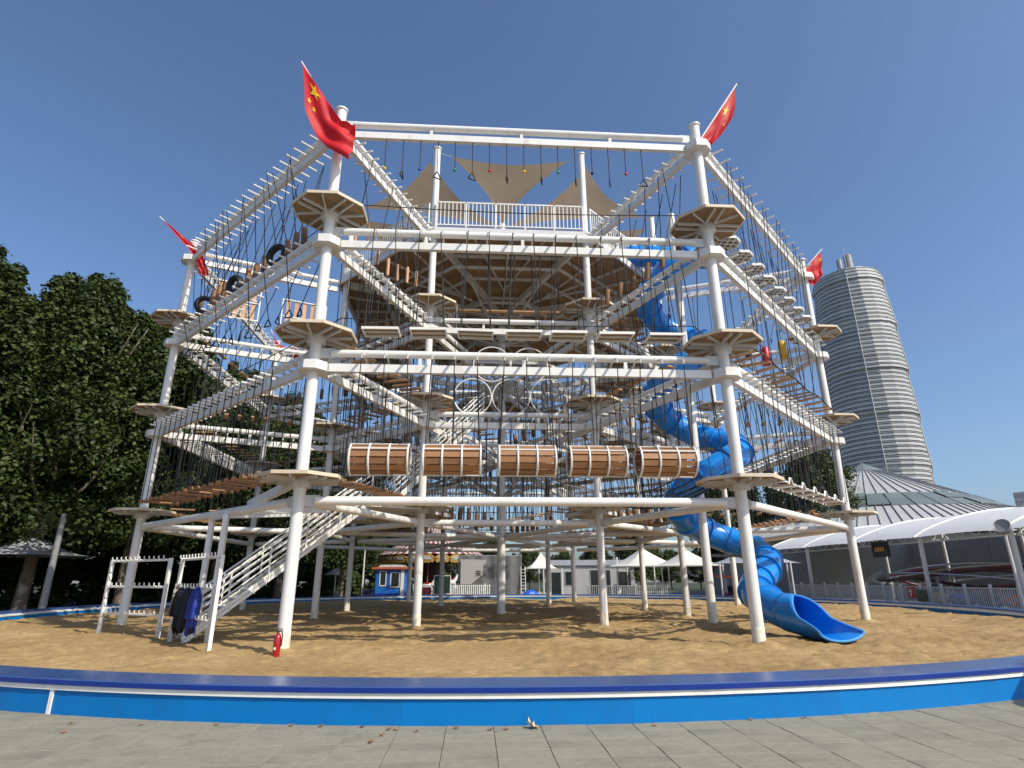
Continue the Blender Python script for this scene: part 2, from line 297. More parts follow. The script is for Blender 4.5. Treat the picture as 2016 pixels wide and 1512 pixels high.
def arcseg(r0, r1, z0, z1, a0, a1, n=5, bev=.0):
    mb = MB(); vs = []
    prof = [(r0, z0), (r1, z0), (r1, z1 - bev), (r1 - bev, z1), (r0 + bev, z1), (r0, z1 - bev)] if bev else [(r0, z0), (r1, z0), (r1, z1), (r0, z1)]
    m = len(prof)
    for i in range(n + 1):
        a = a0 + (a1 - a0) * i / n
        vs += [(r * math.cos(a), r * math.sin(a), z) for r, z in prof]
    fs = [(i * m + k, i * m + (k + 1) % m, (i + 1) * m + (k + 1) % m, (i + 1) * m + k) for i in range(n) for k in range(m)] + [tuple(range(m)), tuple(n * m + k for k in range(m - 1, -1, -1))]
    return mb.add(vs, fs)
da = 2 * math.pi / NW
for nm, args, mt in (('wall_segment', (20.25, 21.06, -.05, .285), 'wallblue'), ('white_stripe', (20.4, 21.088, .287, .347), 'whiteline'), ('coping', (20.38, 21.08, .350, .415), 'copingblue'), ('coping_edge', (21.082, 21.11, .349, .405), 'edgeblue')):
    me = arcseg(*args, 0, da - .00005, bev=.012 if nm == 'coping' else 0).mesh(nm, mt)
    if nm == 'wall_segment':
        for i in range(NW): ob(nm, me, rw, rot=(0, 0, i * da + .03))
    else: ob(nm, arcseg(*args, 0, 2 * math.pi, 240, bev=.012 if nm == 'coping' else 0).mesh(nm, mt), rw)
# inner face stripe and the upright white stripe
ob('inner_stripe', arcseg(20.235, 20.248, .25, .30, 0, 2 * math.pi, 240).mesh('inner_stripe', 'whiteline'), rw)
aS = math.atan2(-19.85, -6.72)
ob('upright_stripe', arcseg(20.9, 21.075, -.01, .30, aS - .0014, aS + .0014, 1).mesh('upright_stripe', 'whiteline'), rw)

# ------------------------------------------------------------------ rope course tower
LV = {'A': (14.77, 15.17, 12.0), 'B': (10.86, 11.30, 8.05), 'C': (7.04, 7.47, 4.2)}   # square beam z, tube z, walking height
tw = thing('rope_course_tower', 'tall white steel octagonal rope course climbing frame standing on the sand', 'climbing frame')
OCT = [(math.cos(R_(22.5 + 45 * i)), math.sin(R_(22.5 + 45 * i))) for i in range(8)]
PR = .155
pole_o = MB().tube((0, 0, 0), (0, 0, 15.68), PR, 20).mesh('pole', 'white'); pole_i = MB().tube((0, 0, 0), (0, 0, 19.5), .14, 18).mesh('pole', 'white')
sleeve = MB().lathe([(PR + .005, -.2), (PR + .005, .48), (PR + .001, .49)], 20).mesh('base_sleeve', 'cream')
capm = MB().lathe([(PR + .04, 0), (PR + .04, .05), (.01, .06)], 20).mesh('cap', 'white')
colm = MB(); colm.prism([(x * .42, y * .42) for x, y in OCT], -.125, .115); colm = colm.mesh('collar', 'white')
hub = MB(); hub.prism([(x * .26, y * .26) for x, y in OCT], -.27, -.04)
hubm = hub.mesh('flange', 'white2')
def clipx(y0, y1, ap):
    r = ap / math.cos(R_(22.5)); P = [(x * r, y * r) for x, y in OCT]
    for lim, sg in ((y0, 1), (y1, -1)):
        Q = []
        for i in range(len(P)):
            a, b = P[i], P[(i + 1) % len(P)]; fa, fb = sg * (a[1] - lim), sg * (b[1] - lim)
            if fa >= 0: Q.append(a)
            if fa * fb < 0: t = fa / (fa - fb); Q.append((a[0] + (b[0] - a[0]) * t, a[1] + (b[1] - a[1]) * t))
        P = Q
    return P
plankm = [MB().prism(clipx(-1.0 + .2222 * i + .004, -1.0 + .2222 * (i + 1) - .004, .985), -.035, .01).mesh('plank', 'deckwood', False) for i in range(9)]
deckone = MB()
for i in range(9): deckone.prism(clipx(-1.0 + .2222 * i + .004, -1.0 + .2222 * (i + 1) - .004, .985), -.035, .01)
deckone = deckone.mesh('deck', 'deckwood', False)
rl = 2 * math.tan(R_(22.5))
rimm = MB().box((1.005, 0, -.03), (.035, rl * 1.005 + .01, .085)).mesh('rim_board', 'rimwood', False)
rimall = MB()
for i in range(8): rimall.box((1.005 * math.cos(i * math.pi / 4), 1.005 * math.sin(i * math.pi / 4), -.03), (.035, rl * 1.005 + .01, .085), i * math.pi / 4)
rimall = rimall.mesh('rim', 'rimwood', False)
frm = MB()
for s_ in (-.13, .13): frm.beam((-.96, s_, -.085), (.96, s_, -.085), .035, .09); frm.beam((s_, -.96, -.085), (s_, -.2, -.085), .035, .088); frm.beam((s_, .2, -.085), (s_, .96, -.085), .035, .088)
for sx in (-1, 1):
    for sy in (-1, 1): frm.beam((sx * .25, sy * .15, -.08), (sx * .68, sy * .68, -.08), .032, .08)
frm = frm.mesh('frame', 'white2', False)
def platform(p, z, ang, full):
    P = ob('platform', frm, tw, (p.x, p.y, z), (0, 0, ang))
    if full:
        for m_ in plankm: ob('plank', m_, P)
    else: ob('deck', deckone, P)
    if full:
        for i in range(8): ob('rim_board', rimm, P, rot=(0, 0, i * math.pi / 4))
    else: ob('rim', rimall, P)
    ob('flange', hubm, P)
for k in range(8):
    p = V(k); P = ob('pole', pole_o, tw, p)
    ob('base_sleeve', sleeve, P); ob('cap', capm, P, (0, 0, 15.68))
    for lv in 'ABC': ob('collar', colm, P, (0, 0, LV[lv][0]), (0, 0, R_(45 * k)))
    for z in (4.09, 8.0, 11.95): platform(p, z, R_(45 * k), k in (3, 4, 5, 6, 7))
    q = V(k, RI); P = ob('pole', pole_i, tw, q); ob('base_sleeve', sleeve, P, scl=(.92, .92, 1)); ob('cap', capm, P, (0, 0, 19.5), scl=(.92, .92, 1))
    for lv in 'BC': ob('collar', colm, P, (0, 0, LV[lv][0]), (0, 0, R_(45 * k)), (.9, .9, 1))
    for z in (4.09, 8.0, 11.95): platform(q, z, R_(45 * k), k in (5, 6))
P = ob('pole', MB().tube((0, 0, 0), (0, 0, 20.9), .20, 20).mesh('pole', 'white'), tw); ob('base_sleeve', sleeve, P, scl=(1.19, 1.19, 1)); ob('cap', capm, P, (0, 0, 20.9))
SLX = Vector((7.22, -7.03, 0))
P = ob('pole', MB().tube((0, 0, 0), (0, 0, 17.0), .16, 18).mesh('pole', 'white'), tw, SLX); ob('base_sleeve', sleeve, P)
def seg(a, b, z, cut0, cut1):
    a = Vector((a.x, a.y, z)); b = Vector((b.x, b.y, z)); d = (b - a).normalized(); return a + d * cut0, b - d * cut1
endplate = MB()
endplate.box((0, 0, 0), (.46, .03, .28))
for sx in (-.15, .15):
    for sz in (-.085, .085): endplate.tube((sx, -.025, sz), (sx, .025, sz), .022, 6)
endplate = endplate.mesh('end_plate', 'white2', False)
def tubebeam(a, b, z, r, c0, c1, plates=True):
    plates = plates and (a.y < 2 or b.y < 2)
    p, q = seg(a, b, z, c0, c1); o = ob('tube_beam', MB().tube(p, q, r, 14).mesh('tube_beam', 'white'), tw)
    if plates:
        d = q - p; rz = math.atan2(d.y, d.x); u = d.normalized()
        ob('end_plate', endplate, o, p - u * .14, (0, 0, rz)); ob('end_plate', endplate, o, q + u * .14, (0, 0, rz))
def sqbeam(a, b, z, c0, c1, w_=.14, h_=.225):
    p, q = seg(a, b, z, c0, c1); ob('square_beam', MB().beam(p, q, w_, h_).mesh('square_beam', 'white', False), tw)
hang = MB().box((0, 0, 0), (.09, .09, 1)).mesh('hanger_post', 'white', False)
LOOSE = MB()
def hangers(a, b, z0, z1, n):
    if a.y > 2 and b.y > 2 or (a.length < 9 and b.length < 9):
        for i in range(n):
            p = a.lerp(b, (i + 1) / (n + 1)); LOOSE.box((p.x, p.y, (z0 + z1) / 2), (.09, .09, z1 - z0), math.atan2(b.y - a.y, b.x - a.x))
        return
    for i in range(n):
        p = a.lerp(b, (i + 1) / (n + 1)); ob('hanger_post', hang, tw, (p.x, p.y, (z0 + z1) / 2), (0, 0, math.atan2(b.y - a.y, b.x - a.x)), (1, 1, z1 - z0))
Z0 = Vector((0, 0, 0))
for k in range(8):
    a, b, ia, ib = V(k), V(k + 1), V(k, RI), V(k + 1, RI)
    tubebeam(a, b, 3.5, .115, .42, .42); tubebeam(a, ia, 3.5, .11, .42, .40); tubebeam(ia, ib, 3.5, .11, .42, .42); tubebeam(ia, Z0, 3.5, .105, .40, .45, False)
    for lv in 'ABC':
        zs, zt, _ = LV[lv]
        tubebeam(a, b, zt, .107, .45, .45); sqbeam(a, b, zs, .42, .42); hangers(a, b, zs + .13, zt - .11, 3)
        tubebeam(a, ia, zt, .10, .45, .40, lv != 'A'); sqbeam(a, ia, zs, .42, .36); hangers(a, ia, zs + .13, zt - .11, 1)
        if lv != 'A':
            tubebeam(ia, ib, zt, .10, .42, .42); sqbeam(ia, ib, zs, .38, .38); hangers(ia, ib, zs + .13, zt - .11, 2); sqbeam(ia, Z0, zs, .38, .18)
            sqbeam(ia, Z0, zt, .18, .18, .12, .16)
# upper deck, railing
dk = ob('upper_deck', None, tw); DZ = 15.38; DR = RI + .35
fr_ = MB()
for k in range(8):
    a, b = V(k, DR), V(k + 1, DR)
    fr_.beam((a.x, a.y, DZ - .20), (b.x, b.y, DZ - .20), .1, .3); fr_.beam((a.x * .97, a.y * .97, DZ - .24), (0, 0, DZ - .24), .16, .34)
    for t in (.25, .5, .75):
        c, d = a * t, b * t; fr_.beam((c.x, c.y, DZ - .16), (d.x, d.y, DZ - .16), .07, .14)
    m0 = (a + b) / 2; fr_.beam((m0.x * .98, m0.y * .98, DZ - .15), (m0.x * .12, m0.y * .12, DZ - .15), .06, .12)
    for s_ in (.25, .75):
        m1 = a.lerp(b, s_); fr_.beam((m1.x * .98, m1.y * .98, DZ - .14), (m0.x * .35, m0.y * .35, DZ - .14), .05, .1)
ob('deck_frame', fr_.mesh('deck_frame', 'white2', False), dk)
ND = 20
for k in range(8):
    ang = R_(45 * k + 45); sect = MB()
    for i in range(ND):
        r0, r1 = DR * math.cos(R_(22.5)) * (i + .02) / ND, DR * math.cos(R_(22.5)) * (i + .98) / ND; t = math.tan(R_(22.5)) * .997
        if i == 0: r0 = .2
        mb = MB().prism([(r0, -r0 * t), (r1, -r1 * t), (r1, r1 * t), (r0, r0 * t)], DZ - .05, DZ)
        if k in (3, 4, 5, 6): ob('plank', mb.mesh('plank', 'deckwood', False), dk, rot=(0, 0, ang))
        else: sect.add(mb.v, mb.f)
    if k not in (3, 4, 5, 6): ob('deck_sector', sect.mesh('deck_sector', 'deckwood', False), dk, rot=(0, 0, ang))
balm = MB().box((0, 0, 0), (.035, .035, 1.05)).mesh('baluster', 'white', False)
for k in range(8):
    a, b = V(k, DR - .1), V(k + 1, DR - .1); d = (b - a).normalized(); a = a + d * .2; b = b - d * .2; rz = math.atan2(d.y, d.x); Ln = (b - a).length
    top = MB(); top.beam((a.x, a.y, DZ + 1.25), (b.x, b.y, DZ + 1.25), .06, .06); top.beam((a.x, a.y, DZ + .16), (b.x, b.y, DZ + .16), .05, .05)
    for i in range(6):
        p = a.lerp(b, i / 5); top.box((p.x, p.y, DZ + .63), (.06, .06, 1.28), rz)
    nb = int(Ln / .165)
    if k in (4, 5, 6):
        rl_ = ob('railing', top.mesh('railing', 'white', False), tw)
        for i in range(1, nb): p = a.lerp(b, i / nb); ob('baluster', balm, rl_, (p.x, p.y, DZ + .7), (0, 0, rz))
    else:
        for i in range(1, nb): p = a.lerp(b, i / nb); top.box((p.x, p.y, DZ + .7), (.035, .035, 1.05), rz)
        ob('railing', top.mesh('railing', 'white', False), tw)
# walkway decks on some inner sides
def walkway(k, z, rin):
    a, b, c, d = V(k, RI - .3), V(k + 1, RI - .3), V(k + 1, rin), V(k, rin)
    fr2 = MB()
    for p, q in ((a, b), (b, c), (c, d), (d, a), ((a + d) / 2, (b + c) / 2)): fr2.beam((p.x, p.y, z - .13), (q.x, q.y, z - .13), .07, .14)
    for t in (.2, .4, .6, .8):
        p, q = a.lerp(b, t), d.lerp(c, t); fr2.beam((p.x, p.y, z - .12), (q.x, q.y, z - .12), .05, .1)
    W = ob('walkway_deck', fr2.mesh('walkway_frame', 'white2', False), tw); n = 10
    for i in range(n):
        p0, p1, q0, q1 = a.lerp(d, (i + .03) / n), a.lerp(d, (i + .97) / n), b.lerp(c, (i + .03) / n), b.lerp(c, (i + .97) / n)
        ob('plank', MB().prism([(p0.x, p0.y), (q0.x, q0.y), (q1.x, q1.y), (p1.x, p1.y)], z - .05, z).mesh('plank', 'deckwood', False), W)
def walk_rail(k, z, rin):
    a, b = V(k, rin), V(k + 1, rin); d = (b - a).normalized(); rz = math.atan2(d.y, d.x); mb = MB(); n = int((b - a).length / .17)
    for h in (.12, 1.1): mb.beam((a.x, a.y, z + h), (b.x, b.y, z + h), .045, .045)
    for i in range(n + 1): p = a.lerp(b, i / n); mb.box((p.x, p.y, z + .6), (.03, .03, 1.0), rz)
    ob('railing', mb.mesh('railing', 'white', False), tw)
for k, z, r in ((3, 11.9, 5.4), (4, 11.9, 5.8), (7, 11.9, 5.6), (3, 8.0, 5.2), (7, 8.0, 5.4), (4, 4.1, 5.4), (7, 4.1, 5.6), (0, 8.0, 5.4), (6, 4.1, 6.0), (2, 8.0, 5.4), (1, 4.1, 5.4)): walk_rail(k, z, r)
def brace(p, q, wd, ht): ob('brace', MB().beam(p, q, wd, ht).mesh('brace', 'white2', False), tw)
for k in range(8):   # diagonal braces to the hub and ring ties between the spokes
    q = V(k, RI); m_ = q * .5
    for z1 in (6.9, 10.75, 15.0): brace((m_.x, m_.y, z1), (.2 * q.x / RI, .2 * q.y / RI, z1 - 1.5), .07, .09)
    for z, f, wd, ht in ((7.05, .55, .09, .13), (10.87, .55, .09, .13), (14.8, .3, .08, .12), (14.8, .75, .08, .12)):
        a, b = V(k, RI * f), V(k + 1, RI * f); brace((a.x, a.y, z), (b.x, b.y, z), wd, ht)
for k, z, r in ((6, 4.1, 6.0), (2, 8.0, 5.4), (1, 4.1, 5.4), (6, 11.9, 6.2), (3, 11.9, 5.4), (4, 11.9, 5.8), (7, 11.9, 5.6), (3, 8.0, 5.2), (7, 8.0, 5.4), (4, 4.1, 5.4), (7, 4.1, 5.6), (0, 8.0, 5.4), (1, 11.9, 5.0)): walkway(k, z, r)
# inner stair flights (upper levels), simple steel stairs standing between the walkways
def stairs(name, par, p0, p1, width, ntread, rails=4, label=None):
    p0, p1 = Vector(p0), Vector(p1); d = Vector((p1.x - p0.x, p1.y - p0.y, 0)); run = d.length; d.normalize(); n = Vector((d.y, -d.x, 0)); rz = math.atan2(d.y, d.x)
    for s_ in (-1, 1):
        o = n * (width / 2 * s_)
        for dz in (0, .13): ob('stringer', MB().beam(p0 + o + Vector((0, 0, .02 + dz)), p1 + o + Vector((0, 0, .02 + dz)), .05, .085).mesh('stringer', 'white', False), par)
        sp = MB()
        for i in range(ntread): sp.beam(p0.lerp(p1, (i + .5) / ntread) + o - Vector((0, 0, .03)), p0.lerp(p1, (i + .5) / ntread) + o + Vector((0, 0, .19)), .04, .12)
        ob('stringer_web', sp.mesh('stringer_web', 'white', False), par)
        for i in range(rails):
            h = .45 + .6 * i / (rails - 1); ob('rail', MB().tube(p0 + o + Vector((0, 0, h)), p1 + o + Vector((0, 0, h)), .022 if i < rails - 1 else .03, 8).mesh('rail', 'white'), par)
        for i in range(6):
            q = p0.lerp(p1, i / 5) + o; ob('rail_post', MB().tube(q + Vector((0, 0, .1)), q + Vector((0, 0, 1.06)), .026, 8).mesh('rail_post', 'white'), par)
    tr = MB().box((0, 0, 0), (.26, width - .08, .035)).mesh('tread', 'white2', False)
    for i in range(ntread): ob('tread', tr, par, p0.lerp(p1, (i + .5) / ntread) + Vector((0, 0, .08)), (0, 0, rz))
st = thing('staircase', 'white steel staircase with pipe handrails rising from the sand behind the coat racks', 'staircase')
stairs('staircase', st, (-9.25, -11.05, .0), (-5.0, -8.5, 3.95), 1.05, 17)
lm = MB(); lm.box((-4.3, -8.1, 3.93), (1.9, 1.5, .08), R_(31)); ob('landing', lm.mesh('landing', 'white2', False), st)
st2 = thing('inner_staircase', 'upper flight of white steel stairs inside the frame on the left', 'staircase')
stairs('s', st2, (-4.4, -7.2, 4.1), (-1.2, -5.6, 7.8), .9, 14)
# gate frame over the stair foot
gt = MB()
for p in ((-8.75, -10.0), (-8.2, -11.0)): gt.beam((*p, 0), (*p, 3.42), .13, .13)
gf = thing('stair_gate_frame', 'tall white square steel gate frame over the foot of the stairs', 'frame')
for i, p in enumerate(((-9.3, -10.05), (-8.45, -11.15))):
    ob('post', MB().beam((*p, 0), (*p, 3.42), .14, .14).mesh('post', 'white', False), gf)
    ob('sloping_beam', MB().beam((p[0] + .1, p[1], 3.50), (p[0] + 2.75, p[1] + .35, 3.62), .12, .2).mesh('sloping_beam', 'white', False), gf)
ob('cross_beam', MB().beam((-9.3, -10.05, 3.42), (-8.45, -11.15, 3.42), .12, .16).mesh('cross_beam', 'white', False), gf)
ob('cross_beam', MB().beam((-7.9, -11.0, 3.72), (-5.95, -13.45, 3.98), .14, .22).mesh('cross_beam', 'white', False), gf)

# ------------------------------------------------------------------ hanging obstacles
ONAME = {5: 'front side', 4: 'front left side', 6: 'front right side', 3: 'left side', 7: 'right side', 2: 'back left side', 1: 'back side', 0: 'back right side'}
TIER = {'A': 'top tier', 'B': 'middle tier', 'C': 'lowest tier'}
SPN = {5: 'front left', 6: 'front right', 4: 'left front', 7: 'right front', 3: 'left back', 0: 'right back', 2: 'back left', 1: 'back right'}
class Bay:
    def __init__(s, kind, k, lv):
        s.kind, s.k, s.lv = kind, k, lv
        a, b = {'o': (V(k), V(k + 1)), 'i': (V(k, RI), V(k + 1, RI)), 'r': (V(k, RI), V(k))}[kind]
        s.zs, s.zt, s.zf = LV[lv]; s.far = (kind == 'o' and k in (0, 1, 2)) or (kind != 'o' and k in (0, 1, 2, 3))
        za, zb = Vector((a.x, a.y, 5)), Vector((b.x, b.y, 5))
        if imx(za) > imx(zb): a, b = b, a
        s.a, s.b = a, b; s.d = (b - a).normalized(); s.L = (b - a).length; s.rz = math.atan2(s.d.y, s.d.x); s.n = Vector((-s.d.y, s.d.x, 0))
        s.where = {'o': '%s, outer %s', 'i': '%s, inner ring %s', 'r': '%s, spoke at %s mast'}[kind] % (TIER[lv], (SPN if kind == 'r' else ONAME)[k])
        s.group = ('hanging obstacles, ' + s.where)
    def at(s, t, z, off=0.): p = s.a + s.d * t + s.n * off; return Vector((p.x, p.y, z))
barm = {h: MB().tube((0, -h, 0), (0, h, 0), .032, 7).mesh('crossbar', 'white') for h in (.55, .45)}
hookm = MB(); hookm.beam((0, -.46, .06), (0, -.1, .16), .05, .05); hookm.beam((0, .46, .06), (0, .1, .16), .05, .05); hookm.tube((0, -.44, .08), (0, -.44, -.05), .02, 6); hookm.tube((0, .44, .08), (0, .44, -.05), .02, 6)
hookm = hookm.mesh('bracket', 'white2', False)
def crossbars(B, t0, t1, n, solid):
    h = .55 if B.kind == 'o' else .45
    for i in range(n):
        t = t0 + (t1 - t0) * i / max(n - 1, 1); p = B.at(t, B.zs + .175)
        if solid and not (B.k in (3, 7, 4) and B.kind == 'r') and not (B.k in (3, 7) and B.lv == 'C'): ob('crossbar', barm[h], tw, p, (0, 0, B.rz))
        else: LOOSE.tube(p - B.n * h, p + B.n * h, .032, 5)
# element bodies (local x along the beam, y across it, origin at walking height)
EL = {}
EL['plank'] = MB().box((0, 0, 0), (.85, .2, .05)).mesh('plank_swing', 'stepwood', False)
EL['cplank'] = MB().box((0, 0, 0), (.16, .80, .05)).mesh('plank_step', 'stepwood', False)
EL['log'] = MB().lathe([(.085, -.3), (.095, -.28), (.095, .28), (.085, .3)], 12).mesh('log_step', 'logwood')
EL['stick'] = MB().lathe([(.05, -.32), (.055, 0), (.05, .32)], 9).mesh('stick', 'slatwood')
b_ = MB(); b_.tube((0, -.5, 0), (0, .5, 0), .033, 8); b_.ball((0, -.5, 0), .08, 9, 6); b_.ball((0, .5, 0), .08, 9, 6); EL['bead'] = b_.mesh('beaded_bar', 'barrelwood')
def tyre():
    mb = MB(); prof = []
    for i in range(14):
        a = 2 * math.pi * i / 14; prof.append((.31 + .10 * math.cos(a) * (1 if math.cos(a) > 0 else .9), .13 * math.sin(a)))
    mb.lathe(prof, 28, closed=True); mb.v = [(x, z, y) for x, y, z in mb.v]; mb.f = [q[::-1] for q in mb.f]; return mb.mesh('tyre_swing', 'tyre')
EL['tyre'] = tyre()
b_ = MB()
for i in range(8):
    a, c = OCT[i], OCT[(i + 1) % 8]; b_.beam((a[0] * .43, a[1] * .43, 0), (c[0] * .43, c[1] * .43, 0), .04, .09)
for q in (-.2, 0, .2):
    h = .40 if q == 0 else .36; u = Vector((1, 1, 0)).normalized(); v = Vector((1, -1, 0)).normalized()
    b_.beam(u * q - v * h, u * q + v * h, .03, .05); b_.beam(v * q - u * h, v * q + u * h, .03, .048)
EL['disc'] = b_.mesh('stepping_disc', 'white2', False); EL['disctop'] = MB().prism([(x * .42, y * .42) for x, y in OCT], .046, .065).mesh('disc_top', 'deckwood', False)
b_ = MB()
for y in (-.30, 0, .30): b_.beam((-.50, y, 0), (.50, y, 0), .04 if y else .03, .07 if y else .05)
for x in (-.48, .48): b_.beam((x, -.28, 0), (x, .28, 0), .04, .068)
EL['tray'] = b_.mesh('tray_frame', 'white', False); EL['traytop'] = [MB().box((0, y, .045), (.95, .085, .025)).mesh('slat', 'deckwood', False) for y in (-.24, -.145, -.05, .05, .145, .24)]
def tri():
    mb = MB(); P = [(0, 0, .12), (.14, 0, -.13), (-.14, 0, -.13)]; pts = []
    for i in range(3):
        a, c = Vector(P[i]), Vector(P[(i + 1) % 3])
        for t in (.08, .5, .92): pts.append(a.lerp(c, t))
    mb.path(pts, .021, 6, closed=True); return mb.mesh('triangle_handle', 'black')
EL['tri'] = tri()
for c in ('red', 'green', 'yellow', 'blue', 'navy'):
    EL['ball' + c] = MB().ball((0, 0, 0), .052, 10, 7).mesh('ball', c)
    EL['bag' + c] = MB().lathe([(.02, -.45), (.15, -.43), (.17, -.36), (.17, .36), (.13, .42), (.08, .47), (.02, .48)], 14).mesh('punch_bag', c)
    s_ = []
    for i in range(10): r = .34 if i % 2 == 0 else .15; s_.append((r * math.cos(math.pi * i / 5), r * math.sin(math.pi * i / 5)))
    EL['star' + c] = MB().prism(s_, -.04, .04).mesh('star_step', c, False)
b_ = MB(); prof = [(-.55, 0), (-.3, .02), (-.12, -.02), (0, .17), (.12, .17), (.28, 0), (.55, .02)]
for y in (-.36, .36): b_.path([(x, y, z) for x, z in prof], .028, 6)
for x, z in ((-.55, 0), (.55, .02)): b_.tube((x, -.36, z), (x, .36, z), .028, 6)
EL['wave'] = b_.mesh('wave_step_frame', 'white'); EL['waveslat'] = MB().box((0, 0, 0), (.1, .72, .025)).mesh('slat', 'saddle', False)
def elem(B, name, desc, cat, me, t, z, ropes, parts=(), rot=0., i=0, n=1, tilt=(0, 0), rr=.0145):
    lab = ('%s %s' % (ORD[i] + (' from left' if n > 1 else ''), desc) if n > 1 else desc) + ', ' + B.where
    o = ob(name, me, None, B.at(t, z), (tilt[0], tilt[1], B.rz + rot)); tag(o, lab, cat, B.group)
    if B.far and len(ropes) > 1:
        rm = MB()
        for a, b in ropes: rm.tube(a, b, rr, 5, caps=False)
        ob('rope_set', rm.mesh('rope_set', 'rope'), o)
    else:
        for a, b in ropes: rope(o, a, b, rr)
    for q in parts: ob(*q[:2], o, *q[2:])
    return o
def hrow(B, kind, n, z=None, t0=1.5, t1=None, col=None, solid=True, bars=None):
    """a row of n hanging obstacles of one kind"""
    t1 = B.L - 1.5 if t1 is None else t1; z = B.zf if z is None else z; H = B.zs + .15 - z
    h = .5 if B.kind == 'o' else .4
    if bars: crossbars(B, .75, B.L - .75, bars, solid)
    for i in range(n):
        t = t0 + (t1 - t0) * (i / (n - 1) if n > 1 else .5); A = dict(i=i, n=n)
        if kind == 'plank': elem(B, 'plank_swing', 'wooden plank swing', 'swing', EL['plank'], t, z, [((x, 0, .02), (x, y, H)) for x in (-.36, .36) for y in (-h * .8, h * .8)], **A)
        if kind == 'cplank': elem(B, 'plank_step', 'short crosswise wooden step', 'step', EL['cplank'], t, z, [((0, y, .02), (0, s * h, H)) for y, s in ((-.36, -1), (.36, 1))], **A)
        if kind == 'log': elem(B, 'log_step', 'upright hanging log', 'log', EL['log'], t, z - .1 + random.uniform(-.1, .1), [((0, -.06, .28), (0, -h, H)), ((0, .06, .28), (0, h, H))], tilt=(random.uniform(-.1, .1), random.uniform(-.25, .25)), **A)
        if kind == 'stick': elem(B, 'hanging_stick', 'thin pale wooden hanging stick', 'stick', EL['stick'], t, z + random.uniform(-.1, .5), [((0, 0, .3), (0, random.choice((-h, h)), H - .2))], **A)
        if kind == 'bead': elem(B, 'beaded_bar', 'wooden bar with round bead ends', 'step', EL['bead'], t, z + random.uniform(-.03, .03), [((0, -.5, .02), (0, -.5, H)), ((0, .5, .02), (0, .5, H))], **A)
        if kind == 'disc': elem(B, 'stepping_disc', 'octagonal stepping disc', 'step', EL['disc'], t, z, [((x, y, .04), (x * .5, s * h, H)) for x in (-.3, .3) for y, s in ((-.3, -1), (.3, 1))], [('disc_top', EL['disctop'])], tilt=(random.uniform(-.05, .05), random.uniform(-.05, .05)), **A)
        if kind == 'tri': elem(B, 'hanging_grip', 'black triangle hand grip', 'handle', EL['tri'], t, z, [((0, 0, .12), (0, (-1) ** i * h, H))], rot=random.uniform(-.8, .8), **A)
        if kind == 'star':
            c = ('red', 'yellow', 'blue', 'green')[i % 4]; elem(B, 'star_step', '%s star-shaped step' % c, 'step', EL['star' + c], t, z, [((x, 0, .02), (x, y, H)) for x in (-.2, .2) for y in (-h, h)], **A)
        if kind == 'bag':
            c = col[i % len(col)]; elem(B, 'punch_bag', '%s hanging punch bag' % c, 'punch bag', EL['bag' + c], t, z + (.0, .3, .6, .2, -.2)[i % 5], [((0, 0, .46), (0, 0, H - (.0, .3, .6, .2, -.2)[i % 5]))], **A)
# --- front side
B = Bay('o', 5, 'A')
for i in range(16):
    x = -4.23 + .56 * i * .96; t = x - B.a.x
    if i % 2 == 0:
        c = ('yellow', 'blue', 'green', 'red', 'yellow', 'green', 'navy', 'red')[i // 2]
        elem(B, 'hanging_ball', 'small %s ball on a black cord' % c, 'ball', EL['ball' + c], t, 13.58 + .01 * i, [((0, 0, .05), (0, 0, 1.08 - .01 * i))], i=i, n=16)
    else: elem(B, 'hanging_grip', 'black triangle hand grip on cord', 'handle', EL['tri'], t, 13.42, [((0, 0, .12), (0, 0, 1.24))], rot=random.choice((1.3, .5, .1)), i=i, n=16)
B = Bay('o', 5, 'B')
for i, x in enumerate((-3.95, -2.65, -1.35, 0.0, 1.26, 2.60, 4.03)):
    t = x - B.a.x; H = B.zs + .28 - 8.13
    elem(B, 'tray_step', 'white framed slatted tray step', 'step', EL['tray'], t, 8.13, [((sx * .42, sy * .29, .03), (sx * .30, sy * .44, H)) for sx in (-1, 1) for sy in (-1, 1)], [('slat', m_) for m_ in EL['traytop']], i=i, n=7, tilt=(random.uniform(-.03, .03), random.uniform(-.02, .02)))
    for sx in (-.30, .30): ob('bracket', hookm, tw, B.at(t + sx, B.zs + .2), (0, 0, B.rz))
B = Bay('o', 5, 'C')
def barrel():
    hp = MB()
    for x in (-.73, -.25, .25, .73): hp.ring((x, 0, 0), .40, .028, (1, 0, 0), 28, 6)
    for a in (90, 270, 35, 145): hp.beam((-.74, .40 * math.cos(R_(a)), .40 * math.sin(R_(a))), (.74, .40 * math.cos(R_(a)), .40 * math.sin(R_(a))), .035, .035)
    return hp.mesh('barrel_frame', 'white')
bm_ = barrel(); slatb = MB().box((0, 0, .37), (1.42, .146, .028)).mesh('slat', 'barrelwood', False)
for i, x in enumerate((-3.745, -1.895, .045, 1.90, 3.75)):
    t = x - B.a.x; H = B.zs + .28 - 4.56
    o = elem(B, 'barrel_tunnel', 'slatted wooden barrel tunnel with white hoops', 'barrel', bm_, t, 4.56, [((sx * .70, sy * .18, .38), (sx * .60, sy * .44, H)) for sx in (-1, 0, 1) for sy in (-1, 1)], i=i, n=5)
    ph = random.uniform(0, .4)
    for q in range(13): ob('slat', slatb, o, rot=(2 * math.pi * q / 13 + ph, 0, 0))
    for sx in (-.60, 0, .60): ob('bracket', hookm, tw, B.at(t + sx, B.zs + .2), (0, 0, B.rz))
